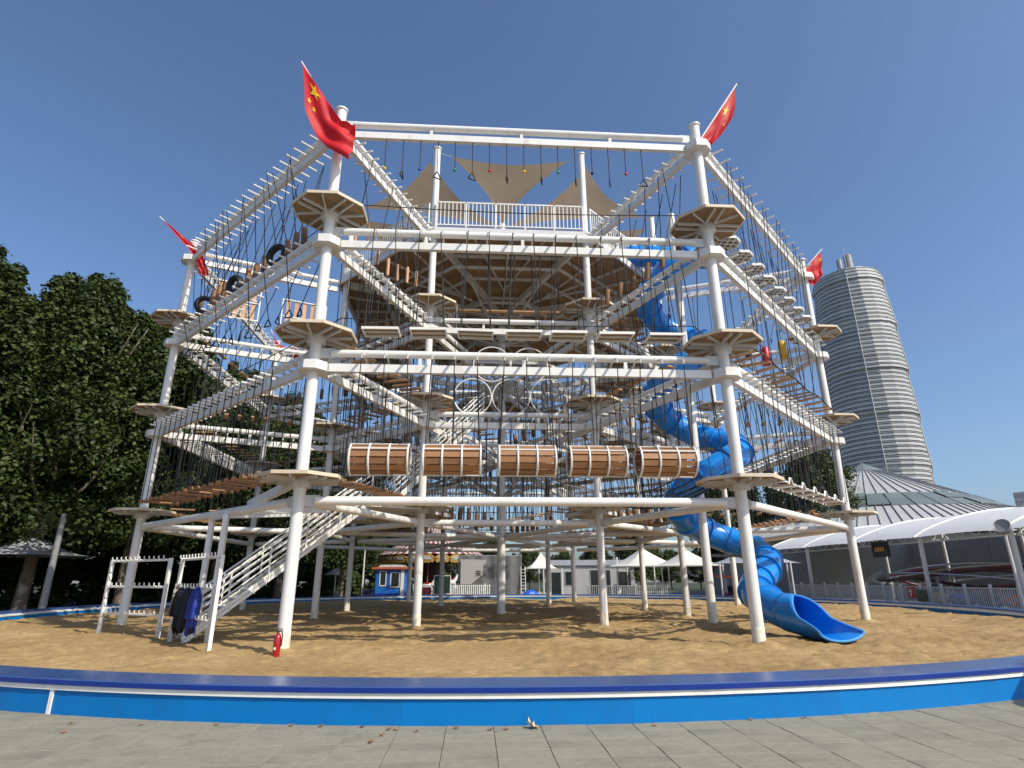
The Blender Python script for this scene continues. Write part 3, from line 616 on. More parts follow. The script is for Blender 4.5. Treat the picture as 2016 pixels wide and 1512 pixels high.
# --- front left side
B = Bay('o', 4, 'A'); crossbars(B, .8, B.L - .9, 22, True)
for i, (tp, kd) in enumerate(((1.45, 'log'), (1.95, 'log'), (2.45, 'log'), (3.16, 'tyre'), (4.0, 'log'), (4.6, 'log'), (5.2, 'log'), (6.26, 'tyre'), (7.1, 'log'), (7.6, 'log'), (8.1, 'log'), (8.75, 'tyre'), (9.4, 'log'))):
    t = B.L - tp; z = 11.8; H = B.zs + .15 - z
    if kd == 'log': elem(B, 'log_step', 'upright hanging log', 'log', EL['log'], t, z + random.uniform(-.12, .12), [((0, -.05, .28), (-.2, -.5, H)), ((0, .05, .28), (.25, .5, H))], i=i, n=13, tilt=(random.uniform(-.08, .08), random.uniform(-.2, .2)))
    else: elem(B, 'tyre_swing', 'black rubber tyre', 'tyre', EL['tyre'], t, z - .05, [((-.1, 0, .38), (-.5, -.5, H)), ((0, 0, .4), (0, .5, H)), ((.1, 0, .38), (.45, -.5, H))], i=i, n=13, rot=(.35, .2, 1.25)[(3, 7, 11).index(i)])
B = Bay('o', 4, 'B'); crossbars(B, .8, B.L - .9, 20, True)
for i in range(15):
    z = 9.2 + .9 * i / 14 if i % 2 else 9.6; z = 10.1 - .07 * i + random.uniform(-.2, .1); H = B.zs + .15 - z
    elem(B, 'hanging_grip', 'black triangle hand grip on cord', 'handle', EL['tri'], 1.0 + .66 * i, z, [((0, 0, .12), (0, (-1) ** i * .5, H))], rot=random.uniform(-1, 1), i=i, n=15)
hrow(Bay('o', 4, 'C'), 'bead', 19, 4.28, 1.3, 10.1, bars=26)
# --- front right side
hrow(Bay('o', 6, 'A'), 'disc', 8, 11.98, 1.5, 9.5, bars=17)
B = Bay('o', 6, 'B'); crossbars(B, .8, B.L - .9, 17, True)
pb = thing('plank_bridge', 'swaying bridge of brown planks on black ropes, ' + B.where, 'bridge', B.at(0, 8.1), B.rz)
pbm = MB().box((0, 0, 0), (.15, .95, .045)).mesh('plank', 'stepwood', False)
for i in range(15):
    t = 1.5 + 8.4 * i / 14; z = .05 * math.sin(i * 1.3)
    ob('plank', pbm, pb, (t, 0, z), (random.uniform(-.08, .08), random.uniform(-.15, .15), random.uniform(-.06, .06)))
    if i % 2 == 0:
        for s_ in (-1, 1): rope(pb, (t, .48 * s_, z), (t, .5 * s_, B.zs + .15 - 8.1))
for s_ in (-.48, .48):
    rr_ = MB().path([(1.1 + 9.2 * q / 30, s_, .05 * math.sin((9.2 * q / 30 - .4) / .6 * 1.3)) for q in range(31)], .022, 5).mesh('side_rope', 'rope'); ob('side_rope', rr_, pb)
B = Bay('o', 6, 'C'); crossbars(B, .8, B.L - .9, 24, True)
for i in range(7):
    t = 1.9 + 1.28 * i; H = B.zs + .15 - 4.32
    elem(B, 'wave_step', 'white bent pipe saddle step', 'step', EL['wave'], t, 4.32, [((sx * .5, sy * .36, 0), (sx * .4, sy * .5, H)) for sx in (-1, 1) for sy in (-1, 1)], [('slat', EL['waveslat'], (x, 0, .035), (0, 0, 0)) for x in (-.48, -.36, -.24, .36, .48)], i=i, n=7)
# --- left and right sides, backs
hrow(Bay('o', 3, 'A'), 'plank', 7, bars=18); hrow(Bay('o', 3, 'B'), 'cplank', 12, bars=20); hrow(Bay('o', 3, 'C'), 'cplank', 14, bars=24)
hrow(Bay('o', 7, 'A'), 'tri', 9, 13.2, bars=14); hrow(Bay('o', 7, 'B'), 'plank', 7, bars=16); hrow(Bay('o', 7, 'C'), 'bead', 16, bars=22)
hrow(Bay('o', 2, 'A'), 'cplank', 9, bars=14, solid=False); hrow(Bay('o', 2, 'B'), 'log', 10, bars=14, solid=False); hrow(Bay('o', 2, 'C'), 'plank', 7, bars=16, solid=False)
hrow(Bay('o', 1, 'A'), 'plank', 6, bars=12, solid=False); hrow(Bay('o', 1, 'B'), 'disc', 7, bars=12, solid=False); hrow(Bay('o', 1, 'C'), 'cplank', 14, bars=16, solid=False)
hrow(Bay('o', 0, 'A'), 'log', 8, bars=12, solid=False); hrow(Bay('o', 0, 'B'), 'cplank', 10, bars=14, solid=False); hrow(Bay('o', 0, 'C'), 'plank', 7, bars=14, solid=False)
# --- spokes
RS = dict(t0=1.3, t1=5.3)
hrow(Bay('r', 5, 'A'), 'stick', 7, **RS, bars=14); hrow(Bay('r', 5, 'B'), 'cplank', 9, **RS, bars=14); hrow(Bay('r', 5, 'C'), 'cplank', 10, **RS, bars=13)
hrow(Bay('r', 6, 'A'), 'log', 6, **RS, bars=13); hrow(Bay('r', 6, 'B'), 'plank', 4, **RS, bars=12)
B = Bay('r', 6, 'C'); crossbars(B, .75, B.L - .75, 13, True)
nt_ = MB(); nx = 16
gz = lambda u, v: 4.05 - .35 * math.sin(math.pi * u) * 1 + .45 * abs(v) ** 2 - .0
for i in range(nx + 1):
    nt_.path([B.at(1.0 + 4.6 * i / nx, gz(i / nx, v / 4), .6 * v / 4) for v in range(-4, 5)], .016, 4)
for v in range(-4, 5): nt_.path([B.at(1.0 + 4.6 * i / nx, gz(i / nx, v / 4), .6 * v / 4) for i in range(nx + 1)], .016, 4)
net = ob('rope_net', nt_.mesh('rope_net', 'rope')); tag(net, 'sagging black rope net bridge, ' + B.where, 'net')
for i in range(0, nx + 1, 2):
    for s_ in (-1, 1): rope(net, B.at(1.0 + 4.6 * i / nx, 4.45 - .35 * math.sin(math.pi * i / nx), .6 * s_), B.at(1.0 + 4.6 * i / nx, B.zs + .15, .4 * s_))
B = Bay('r', 4, 'A'); crossbars(B, .7, B.L - .7, 13, True)
pf = MB()
for x in (-.95, .95): pf.beam((x, 0, -.85), (x, 0, .85), .05, .05)
for z in (-.83, 0, .83): pf.beam((-.95, 0, z), (.95, 0, z), .045, .045)
pf = pf.mesh('panel_frame', 'white', False); ps = MB().box((0, .04, 0), (.16, .025, 1.62)).mesh('slat', 'slatwood', False)
for i, tp in enumerate((4.6, 1.75)):
    o = elem(B, 'slatted_panel', 'white framed wooden slat panel', 'panel', pf, B.L - tp if B.a.length > B.b.length else tp, 12.95 + .35 * (i == 0), [((x, 0, .85), (x, 0, 14.8 - 12.95 - .35 * (i == 0))) for x in (-.7, .7)], i=i, n=2)
    for q in range(5): ob('slat', ps, o, (-.7 + .35 * q, 0, 0))
hrow(Bay('r', 4, 'B'), 'cplank', 9, **RS, bars=13); hrow(Bay('r', 4, 'C'), 'plank', 4, **RS, bars=13)
hrow(Bay('r', 7, 'A'), 'bag', 6, 11.35, 1.6, 5.2, col=('red', 'yellow', 'green', 'navy'), bars=13); hrow(Bay('r', 7, 'B'), 'cplank', 7, **RS, bars=12); hrow(Bay('r', 7, 'C'), 'cplank', 9, **RS, bars=12)
hrow(Bay('r', 3, 'A'), 'log', 6, **RS, bars=12, solid=False); hrow(Bay('r', 3, 'B'), 'plank', 4, **RS, bars=12, solid=False); hrow(Bay('r', 3, 'C'), 'cplank', 9, **RS, bars=12, solid=False)
hrow(Bay('r', 0, 'A'), 'cplank', 6, **RS, bars=12, solid=False); hrow(Bay('r', 0, 'B'), 'disc', 5, **RS, bars=12, solid=False); hrow(Bay('r', 0, 'C'), 'bead', 9, **RS, bars=12, solid=False)
for k in (1, 2):
    hrow(Bay('r', k, 'A'), 'log', 5, **RS, bars=10, solid=False); hrow(Bay('r', k, 'B'), 'cplank', 7, **RS, bars=10, solid=False); hrow(Bay('r', k, 'C'), 'cplank', 8, **RS, bars=10, solid=False)
# --- inner ring
IS = dict(t0=1.4, t1=4.95)
# planks under the upper deck hang from its frame
B = Bay('i', 5, 'A')
for i, x in enumerate((-1.61, -.54, .54, 1.6)): elem(B, 'plank_swing', 'pale wooden plank swing', 'swing', EL['plank'], x - B.a.x, 11.75, [((sx * .36, 0, .02), (sx * .36, sy * .25, 3.25)) for sx in (-1, 1) for sy in (-1, 1)], i=i, n=4)
for k, kd, n in ((4, 'log', 6), (6, 'cplank', 7), (3, 'tri', 5), (7, 'plank', 4), (0, 'log', 5), (1, 'cplank', 6), (2, 'plank', 4)): hrow(Bay('i', k, 'A'), kd, n, **IS)
B = Bay('i', 5, 'B')
hp = thing('hoop_crossing', 'five large white steel hoops joined in two rows, ' + B.where, 'hoops', B.at(B.L / 2, 8.18), B.rz)
hm = MB().ring((0, 0, 0), .71, .025, (0, 1, 0), 40, 6).mesh('hoop', 'white')
for x, z in ((-1.44, 0), (0.02, 0), (1.47, .03), (-.72, 1.32), (.73, 1.3)): ob('hoop', hm, hp, (x, 0, z))
for x in (-1.44, -.72, .73, 1.47): rope(hp, (x, 0, .7 if abs(x) > 1 else 2.0), (x, 0, 2.7))
for k, kd, n in ((4, 'cplank', 8), (6, 'plank', 4), (3, 'cplank', 8), (7, 'log', 6), (0, 'plank', 4), (1, 'log', 6), (2, 'disc', 5)): hrow(Bay('i', k, 'B'), kd, n, **IS, bars=8, solid=False)
for k, kd, n in ((5, 'cplank', 9), (4, 'cplank', 9), (6, 'log', 7), (3, 'plank', 4), (7, 'cplank', 9), (0, 'cplank', 9), (1, 'star', 6), (2, 'bead', 9)): hrow(Bay('i', k, 'C'), kd, n, **IS, bars=10, solid=False)
# inner spokes: ropes with rods from the hub beams
for k in range(8):
    for lv in 'BC':
        B = Bay('r', k, lv); B.a, B.b = (Z0, V(k, RI)) if B.d.dot(V(k)) > 0 else (V(k, RI), Z0); B.L = RI; B.far = True; B.where = '%s, hub spoke to inner %s mast' % (TIER[lv], SPN[k]); B.group = 'hanging obstacles, ' + B.where
        hrow(B, 'log' if (k + (lv == 'B')) % 2 else 'cplank', 7, None, 1.6, 7.0)
ob('far_crossbars', LOOSE.mesh('far_crossbars', 'white'), tw)['kind'] = 'stuff'
# safety cables along the masts
cb = MB()
for z in (12.9, 8.95):
    for k in (4, 5, 6):
        a, b = V(k, RO - 1.0), V(k + 1, RO - 1.0); cb.path([a.lerp(b, q / 8) + Vector((0, 0, z - .12 * math.sin(math.pi * q / 8))) for q in range(9)], .016, 5)
ob('safety_cable', cb.mesh('safety_cable', 'rope'), tw)
wr = MB()
for a, b in ((Vector((*V(4)[:2], 15.6)), Vector((*V(5)[:2], 12.6))),): wr.tube(a, b, .008, 4)
ob('guy_wire', wr.mesh('guy_wire', 'white'), tw)

# ------------------------------------------------------------------ shade sails
SIDE = {5: 'front', 4: 'front left', 6: 'front right', 3: 'left', 7: 'right', 2: 'back left', 1: 'back', 0: 'back right'}
for k in range(8):
    a, b = V(k, RI), V(k + 1, RI); A_, B_ = a.lerp(b, .09) * .985, a.lerp(b, .91) * .985
    m0 = (a + b) / 2; T = m0 * .075
    A_ = Vector((A_.x, A_.y, 19.25)); B_ = Vector((B_.x, B_.y, 19.25)); T = Vector((T.x, T.y, 20.55)); mb = MB(); n = 14; vs = []; fs = []; idx = {}
    C0 = (A_ + B_ + T) / 3
    for i in range(n + 1):
        for j in range(n + 1 - i):
            u, v = i / n, j / n; w_ = 1 - u - v; p = A_ * u + B_ * v + T * w_
            pin = 4 * (u * v + v * w_ + w_ * u) / 1.333 * .0
            q = p + (C0 - p) * (.22 * (4 * u * v * (1 - w_) + 4 * v * w_ * (1 - u) + 4 * w_ * u * (1 - v)) * (1 - 9 * u * v * w_ * 3)) if min(u, v, w_) < .5 else p
            idx[i, j] = len(vs); vs.append((q.x, q.y, q.z - .25 * 27 * u * v * w_))
    for i in range(n):
        for j in range(n - i):
            fs.append((idx[i, j], idx[i + 1, j], idx[i, j + 1]))
            if j < n - i - 1: fs.append((idx[i + 1, j], idx[i + 1, j + 1], idx[i, j + 1]))
    mb.add(vs, fs); o = ob('shade_sail', mb.mesh('shade_sail', 'sail')); tag(o, 'brown triangular shade sail over the %s part of the top deck' % SIDE[k], 'shade sail', 'shade sails on top')
    tm = MB()
    for p, e in ((A_, Vector((a.x, a.y, 19.35))), (B_, Vector((b.x, b.y, 19.35))), (T, Vector((0, 0, 20.7)))): tm.tube(p, e, .014, 5)
    ob('tension_rope', tm.mesh('tension_rope', 'steel'), o)

# ------------------------------------------------------------------ flags
def starpoly(cx, cz, r, rot=0):
    return [(cx + (r if i % 2 == 0 else r * .4) * math.sin(rot + math.pi * i / 5), cz + (r if i % 2 == 0 else r * .4) * math.cos(rot + math.pi * i / 5)) for i in range(10)]
def polyl(P, t):
    P = [Vector(q) for q in P]; Ls = [(P[i + 1] - P[i]).length for i in range(len(P) - 1)]; s_ = t * sum(Ls)
    for i, l in enumerate(Ls):
        if s_ <= l or i == len(Ls) - 1: return P[i].lerp(P[i + 1], s_ / max(l, 1e-6))
        s_ -= l
def flag(label, y0, hoist, top, bottom, fly, pole, ripple=.10, stars=((.17, .3, .17), (.33, .12, .055), (.4, .22, .055))):
    """hoist: tip->base, top: tip->fly corner, bottom: base->fly corner, fly: top->bottom (x,z polylines); a Coons patch with folds"""
    F = thing('flag', label, 'flag', group='red flags on the masts')
    n, m = 30, 18
    def S(u, v, off=0.):
        T_, B__, H_, Y_ = polyl(top, u), polyl(bottom, u), polyl(hoist, v), polyl(fly, v)
        P00, P10, P01, P11 = Vector(top[0]), Vector(top[-1]), Vector(bottom[0]), Vector(bottom[-1])
        q = T_ * (1 - v) + B__ * v + H_ * (1 - u) + Y_ * u - (P00 * (1 - u) * (1 - v) + P10 * u * (1 - v) + P01 * (1 - u) * v + P11 * u * v)
        dy = ripple * (math.sin(u * 11 + v * 5) * .5 + math.sin(v * 13 - u * 3) * .4) * (.25 + u)
        return (q.x, y0 + dy - off, q.y)
    vs = [S(i / n, j / m) for i in range(n + 1) for j in range(m + 1)]; fs = [(i * (m + 1) + j, (i + 1) * (m + 1) + j, (i + 1) * (m + 1) + j + 1, i * (m + 1) + j + 1) for i in range(n) for j in range(m)]
    ob('cloth', MB().add(vs, fs).mesh('cloth', 'flagred'), F)
    for su, sv, r in stars:
        pts = starpoly(0, 0, r); c = S(su, sv, .02); mb = MB(); vs = [c] + [S(min(max(su + x * .7, 0), 1), min(max(sv + z * 1.0, 0), 1), .02) for x, z in pts]
        mb.add(vs, [(0, 1 + i, 1 + (i + 1) % 10) for i in range(10)]); ob('star', mb.mesh('star', 'flagyellow', False), F)
    ob('flag_pole', MB().tube(pole[0], pole[1], .025, 8).mesh('flag_pole', 'white'), F)
flag('red five-star flag with yellow stars draped over the front left mast', -14.25, [(-6.93, 17.02), (-5.62, 14.95)], [(-6.93, 17.02), (-6.82, 16.4), (-6.62, 15.1), (-6.25, 14.3), (-5.85, 13.85), (-5.16, 13.35)], [(-5.62, 14.95), (-5.35, 14.75), (-5.10, 14.72)], [(-5.16, 13.35), (-5.12, 14.0), (-5.10, 14.72)], ((-6.99, -14.2, 17.15), (-5.4, -13.9, 14.5)), ripple=.16)
flag('red five-star flag flying up behind the front right mast', -13.3, [(7.55, 17.9), (6.0, 15.45)], [(7.55, 17.9), (7.5, 17.2), (7.25, 16.5), (6.81, 15.83), (6.27, 15.2)], [(6.0, 15.45), (6.1, 15.3), (6.2, 15.15)], [(6.27, 15.2), (6.24, 15.18), (6.2, 15.15)], ((7.6, -13.35, 18.0), (5.7, -13.4, 15.0)), ripple=.1, stars=((.16, .3, .12), (.42, .3, .05)))
flag('thin furled red flag hanging from the far left mast', -6.0, [(-15.2, 16.65), (-13.6, 15.35)], [(-15.2, 16.65), (-14.3, 15.7), (-13.55, 14.9), (-13.05, 13.85)], [(-13.6, 15.35), (-13.2, 15.0), (-12.75, 13.95)], [(-13.05, 13.85), (-12.9, 13.9), (-12.75, 13.95)], ((-15.3, -6.0, 16.75), (-13.7, -5.75, 15.2)), ripple=.08, stars=((.2, .4, .08),))
flag('square red flag blowing right from the right mast in front of the tower block', -5.75, [(14.75, 16.2), (13.72, 15.1)], [(14.75, 16.2), (14.72, 15.6), (14.62, 14.95)], [(13.72, 15.1), (13.85, 14.6), (14.05, 14.35)], [(14.62, 14.95), (14.35, 14.6), (14.05, 14.35)], ((14.85, -5.75, 16.32), (13.6, -5.7, 14.98)), ripple=.08, stars=((.3, .1, .12),))
lb = V(3)
flag('red flag hanging below the far left back mast top', lb.y - .3, [(lb.x - .3, 16.2), (lb.x + .2, 15.2)], [(lb.x - .3, 16.2), (lb.x + .1, 15.0), (lb.x + 1.4, 14.4)], [(lb.x + .2, 15.2), (lb.x + 1.0, 15.3), (lb.x + 1.6, 15.1)], [(lb.x + 1.4, 14.4), (lb.x + 1.55, 14.8), (lb.x + 1.6, 15.1)], ((lb.x - .4, lb.y - .3, 16.4), (lb.x + .2, lb.y - .1, 15.0)), stars=((.35, .3, .15),))

# ------------------------------------------------------------------ blue spiral tube slide
def slide():
    pts = [(5.6, -5.3, 15.85), (6.4, -5.55, 15.75)]
    for i in range(0, 11):
        th = 90 - 27 * i; f = i / 10; r = 1.25; pts.append((7.22 + r * math.cos(R_(th)), -7.03 + r * math.sin(R_(th)), 15.6 - 2.6 * f ** 1.25))
    n = 40
    for i in range(1, n + 1):
        th = -180 - 720 * i / n; z = 13.0 - 8.7 * i / n; r = 1.30 + .28 * max(0, math.cos(R_(th))); sh = max(0, (6.2 - z)) * .2; pts.append((7.22 + sh + r * math.cos(R_(th)), -7.03 + r * math.sin(R_(th)), z))
    pts += [(6.75, -6.3, 3.85), (7.6, -5.75, 3.45), (8.6, -5.75, 3.05), (9.3, -6.3, 2.68), (9.4, -7.15, 2.28), (8.9, -8.0, 1.9), (8.25, -8.7, 1.55), (7.8, -9.4, 1.25), (7.62, -10.1, 1.0), (7.66, -10.8, .80), (7.80, -11.45, .66)]
    P = [Vector(q) for q in pts]; out = []
    for i in range(len(P) - 1):
        p0, p1, p2, p3 = P[max(i - 1, 0)], P[i], P[i + 1], P[min(i + 2, len(P) - 1)]
        for k in range(3):
            t = k / 3; out.append(.5 * ((2 * p1) + (-p0 + p2) * t + (2 * p0 - 5 * p1 + 4 * p2 - p3) * t * t + (-p0 + 3 * p1 - 3 * p2 + p3) * t ** 3))
    out.append(P[-1])
    S = thing('spiral_tube_slide', 'bright blue plastic spiral tube slide winding down to the sand', 'slide', (0, 0, 0))
    # cut by arc length
    d = [0]
    for i in range(1, len(out)): d.append(d[-1] + (out[i] - out[i - 1]).length)
    tot = d[-1]; ns = 38; step = tot / ns; r = .50
    def at(s_):
        for i in range(1, len(d)):
            if s_ <= d[i]: return out[i - 1].lerp(out[i], (s_ - d[i - 1]) / (d[i] - d[i - 1]))
        return out[-1].copy()
    def tan(s_): return (at(min(s_ + .08, tot)) - at(max(s_ - .08, 0))).normalized()
    def sweep(s0, s1, n, ro, ri):
        mb = MB(); k = 22; vs = []; 
        for i in range(n + 1):
            s_ = s0 + (s1 - s0) * i / n; c = at(s_); t = tan(s_); u = t.cross(Vector((0, 0, 1))).normalized(); v = u.cross(t)
            for q in range(k): a = 2 * math.pi * q / k; e = u * math.cos(a) + v * math.sin(a); vs.append(c + e * ro)
            for q in range(k): a = 2 * math.pi * q / k; e = u * math.cos(a) + v * math.sin(a); vs.append(c + e * ri)
        fs = []; m = 2 * k
        for i in range(n):
            for q in range(k):
                fs.append((i * m + q, i * m + (q + 1) % k, (i + 1) * m + (q + 1) % k, (i + 1) * m + q)); fs.append((i * m + k + (q + 1) % k, i * m + k + q, (i + 1) * m + k + q, (i + 1) * m + k + (q + 1) % k))
        for q in range(k):
            fs.append((q, k + q, k + (q + 1) % k, (q + 1) % k)); o_ = n * m; fs.append((o_ + q, o_ + (q + 1) % k, o_ + k + (q + 1) % k, o_ + k + q))
        return mb.add(vs, fs)
    for i in range(ns):
        clear = i in (32,)
        o = ob('tube_segment', sweep(i * step, (i + 1) * step, 5, r, r - .025).mesh('tube_segment', 'clearblue' if clear else 'blueplastic'), S)
        if clear: o['label'] = 'see-through smoky segment'
        if i: ob('flange', sweep(i * step - .025, i * step + .025, 1, r + .075, r - .01).mesh('flange', 'blueplastic'), S)
    # exit chute
    c0 = at(tot - .12); t0 = tan(tot); t0.z *= .55; t0.normalize(); u = t0.cross(Vector((0, 0, 1))).normalized(); v = u.cross(t0); mb = MB(); n = 16; k = 25; Lc = 1.85; rim0 = []; rim1 = []
    vo = []
    for i in range(n + 1):
        f = i / n; op = min(1, max(0, (f - .10) / .5)); op = op * op * (3 - 2 * op); ha = math.pi * (1 - .52 * op); rr = r * (1 + .05 * op) ; fl = 1 + .35 * max(0, (f - .55) / .45) ** 2
        c = c0 + t0 * (Lc * f) + Vector((0, 0, .02 * f)); low = max(0, (f - .6) / .4); 
        for q in range(k):
            a = -math.pi / 2 - ha + 2 * ha * q / (k - 1); h = math.sin(a) * rr; 
            if h > 0: h *= 1
            h = h if low == 0 else (-rr + (h + rr) * (1 - .55 * low) + .10 * low)
            vo.append(c + u * (math.cos(a) * rr * fl) + Vector((0, 0, 1)) * h + Vector((0, 0, 0)))
        rim0.append(vo[-k]); rim1.append(vo[-1])
    fs = [(i * k + q, i * k + q + 1, (i + 1) * k + q + 1, (i + 1) * k + q) for i in range(n) for q in range(k - 1)]
    me = mb.add(vo, fs).mesh('exit_chute', 'blueplastic'); o = ob('exit_chute', me, S); md = o.modifiers.new('thick', 'SOLIDIFY'); md.thickness = .03
    rim = rim0 + vo[-k:][1:-1] + rim1[::-1]
    ob('chute_rim', MB().path(rim[2:-2], .032, 8).mesh('chute_rim', 'bluerim'), S)
    for z in (14.3, 11.0, 6.6, 2.6):
        e = at(min((q for q in [j * .1 for j in range(int(tot * 10))]), key=lambda q: abs(at(q).z - z))); c = Vector((SLX.x, SLX.y, e.z - .2)); dd = Vector((e.x, e.y, c.z)) - c; dd.normalize()
        ob('bracket_arm', MB().beam(c, c + dd * max(.6, (Vector((e.x, e.y, c.z)) - c).length - .35), .07, .10).mesh('bracket_arm', 'black', False), S)
slide()

# ------------------------------------------------------------------ coat racks, clothes, fire extinguisher
def rack(label, p0, p1, h):
    p0, p1 = Vector((*p0, 0)), Vector((*p1, 0)); d = (p1 - p0); L_ = d.length; rz = math.atan2(d.y, d.x)
    K = thing('coat_rack', label, 'rack', p0, rz, 'white coat racks on the sand')
    pm = MB().box((0, 0, h / 2), (.09, .09, h)).mesh('post', 'white', False); ob('post', pm, K); ob('post', pm, K, (L_, 0, 0))
    rm_ = MB().box((L_ / 2, 0, 0), (L_ - .092, .06, .06)).mesh('rail', 'white', False); hk = MB().path([(0, -.03, 0), (0, -.09, 0), (0, -.12, .04), (0, -.12, .10)], .018, 6).mesh('hook', 'white')
    for z in (h - .05, h * .64, h * .30):
        r_ = ob('rail', rm_, K, (0, 0, z))
        for i in range(12): ob('hook', hk, r_, (.18 + (L_ - .36) * i / 11, 0, .02))
    return K
rack('empty white coat rack with three hook rails left of the stairs', (-12.73, -8.73), (-10.15, -10.40), 2.24)
rack('white coat rack hung with dark and blue jackets at the stair foot', (-9.55, -10.97), (-7.57, -13.2), 2.22)
def garment(name, label, cat, p, z0, z1, wd, mt, seed, rz):
    r = random.Random(seed); n = 36; rows = 16; vs = []; ph = [r.uniform(0, 6) for _ in range(6)]
    for j in range(rows):
        f = j / (rows - 1); sh = min(1, f * 5) ** .6; sway = .10 * math.sin(f * 2.6 + ph[0]) * f; ww = wd * (.10 + .62 * sh) * (1 - .22 * math.sin(f * 3.1 + ph[1]) * f)
        for k in range(n):
            a = 2 * math.pi * k / n; fold = math.sin(a * 4 + ph[2] + f * 2.2) * .5 + math.sin(a * 7 + ph[3] - f * 3.1) * .35 + math.sin(a * 2 + ph[4]) * .3
            dp = (.025 + .06 * sh) * (1 + .55 * fold * min(1, f * 3)); hem = (.10 * math.sin(a * 2 + ph[5]) + .06 * math.sin(a * 5 + ph[1])) * max(0, f - .6) * 2.5
            vs.append((math.cos(a) * ww / 2 * (1 + .10 * fold * f) + sway, math.sin(a) * dp, z1 + (z0 - z1) * f + hem - .10 * (1 - sh) * abs(math.cos(a))))
    fs = [(j * n + k, j * n + (k + 1) % n, (j + 1) * n + (k + 1) % n, (j + 1) * n + k) for j in range(rows - 1) for k in range(n)] + [tuple(range(n)), tuple((rows - 1) * n + k for k in range(n - 1, -1, -1))]
    o = tag(ob(name, MB().add(vs, fs).mesh(name, mt), None, p, (0, 0, rz)), label, cat, 'clothes on the rack')
    if cat == 'jacket':
        for sd in (-1, 1):
            pts = [(sd * wd * .22, -.02, z1 - .16), (sd * wd * .42, -.06, z1 - .42), (sd * wd * .46, -.09, z1 - .72 - .08 * r.random())]; ob('sleeve', MB().path(pts, [.075, .065, .055], 10).mesh('sleeve', mt), o)
    return o
rd = Vector((-7.57 + 9.55, -13.2 + 10.97, 0)).normalized(); rzr = math.atan2(rd.y, rd.x); rn = Vector((rd.y, -rd.x, 0)) * .12
def rp(t): q = Vector((-9.55, -10.97, 0)) + rd * t + rn; return (q.x, q.y, 0)
garment('jacket', 'grey brown strap bag hanging at the left end of the rack', 'bag', rp(.3), .8, 1.5, .2, 'greycloth', 1, rzr)
j_ = garment('jacket', 'long black jacket hanging in the middle of the rack', 'jacket', rp(.72), .38, 1.48, .50, 'blackcloth', 2, rzr)
garment('jacket', 'dark navy jacket hanging beside the black one on the rack', 'jacket', rp(1.22), .42, 1.48, .52, 'navycloth', 3, rzr)
bj = garment('jacket', 'bright blue jacket hanging near the right end of the rack', 'jacket', rp(1.95), .42, 1.50, .42, 'jacketblue', 4, rzr)
ob('collar', MB().path([(-.12, -.1, 1.5), (0, -.13, 1.42), (.1, -.1, 1.52)], .03, 6).mesh('collar', 'greycloth'), j_)
fe = thing('fire_extinguisher', 'red fire extinguisher standing on the sand beside the front left mast', 'extinguisher', (-5.66, -14.28, .0)); fe.scale = (.9, .9, .88)
ob('cylinder', MB().lathe([(.085, 0), (.09, .02), (.09, .44), (.075, .50), (.03, .54), (.03, .57)], 18).mesh('cylinder', 'fireRed'), fe)
ob('handle', MB().box((.03, 0, .60), (.14, .03, .025)).box((.03, 0, .65), (.16, .03, .02)).tube((0, 0, .56), (0, 0, .62), .022, 8).mesh('handle', 'black'), fe)
ob('hose', MB().path([(.02, -.02, .60), (.10, -.05, .62), (.13, -.06, .5), (.12, -.07, .25)], .014, 6).mesh('hose', 'black'), fe)
ob('label', MB().box((-.02, -.089, .2), (.05, .006, .06)).mesh('label', 'whiteline', False), fe)

# ------------------------------------------------------------------ dry leaves on the pavement
def leafmesh(sz, seed, mt):
    r = random.Random(seed); mb = MB(); n = 14; vs = [(0, 0, .012)]
    for i in range(n):
        a = 2 * math.pi * i / n; q = sz * ((1.0 if i % 2 == 0 else .55) * (1 - .3 * math.cos(a)) + r.uniform(-.1, .1)); vs.append((q * math.cos(a) * .7, q * math.sin(a) * .7, .006 + abs(q) * r.uniform(.05, .55)))
    mb.add(vs, [(0, 1 + i, 1 + (i + 1) % n) for i in range(n)]); mb.tube((-.3 * sz, 0, .01), (-1.1 * sz, .1 * sz, .03), .003, 4); return mb.mesh('leaf', mt, False)
o = ob('fallen_leaf', leafmesh(.14, 5, 'paleleaf'), None, (-.585, -21.2, .0), (.5, .4, 1.0)); tag(o, 'large pale curled dry leaf leaning against the blue wall', 'leaf')
LVS = []
for i, (x, y) in enumerate(((-3.4, -20.86), (-2.56, -20.98), (-2.24, -21.15), (-2.15, -21.17), (-1.45, -21.15), (-1.08, -21.25), (-.9, -21.26), (.86, -21.2), (-1.9, -21.26), (-2.28, -21.4), (-2.35, -21.7), (-4.3, -20.75), (-5.2, -20.7), (-6.1, -20.55), (-3.05, -20.92), (2.1, -21.0), (2.77, -20.96), (-5.9, -21.0))):
    o = ob('fallen_leaf', leafmesh(.05, 20 + i, 'dryleaf'), None, (x, y, .002), (0, 0, i * 1.7), (1, 1, .8)); LVS.append(o)

for i, o in enumerate(sorted(LVS, key=lambda q: imx(q.location))): tag(o, 'small brown dry leaf, %s from the left on the pavers by the blue wall' % ORD[i], 'leaf', 'small brown leaves by the wall')
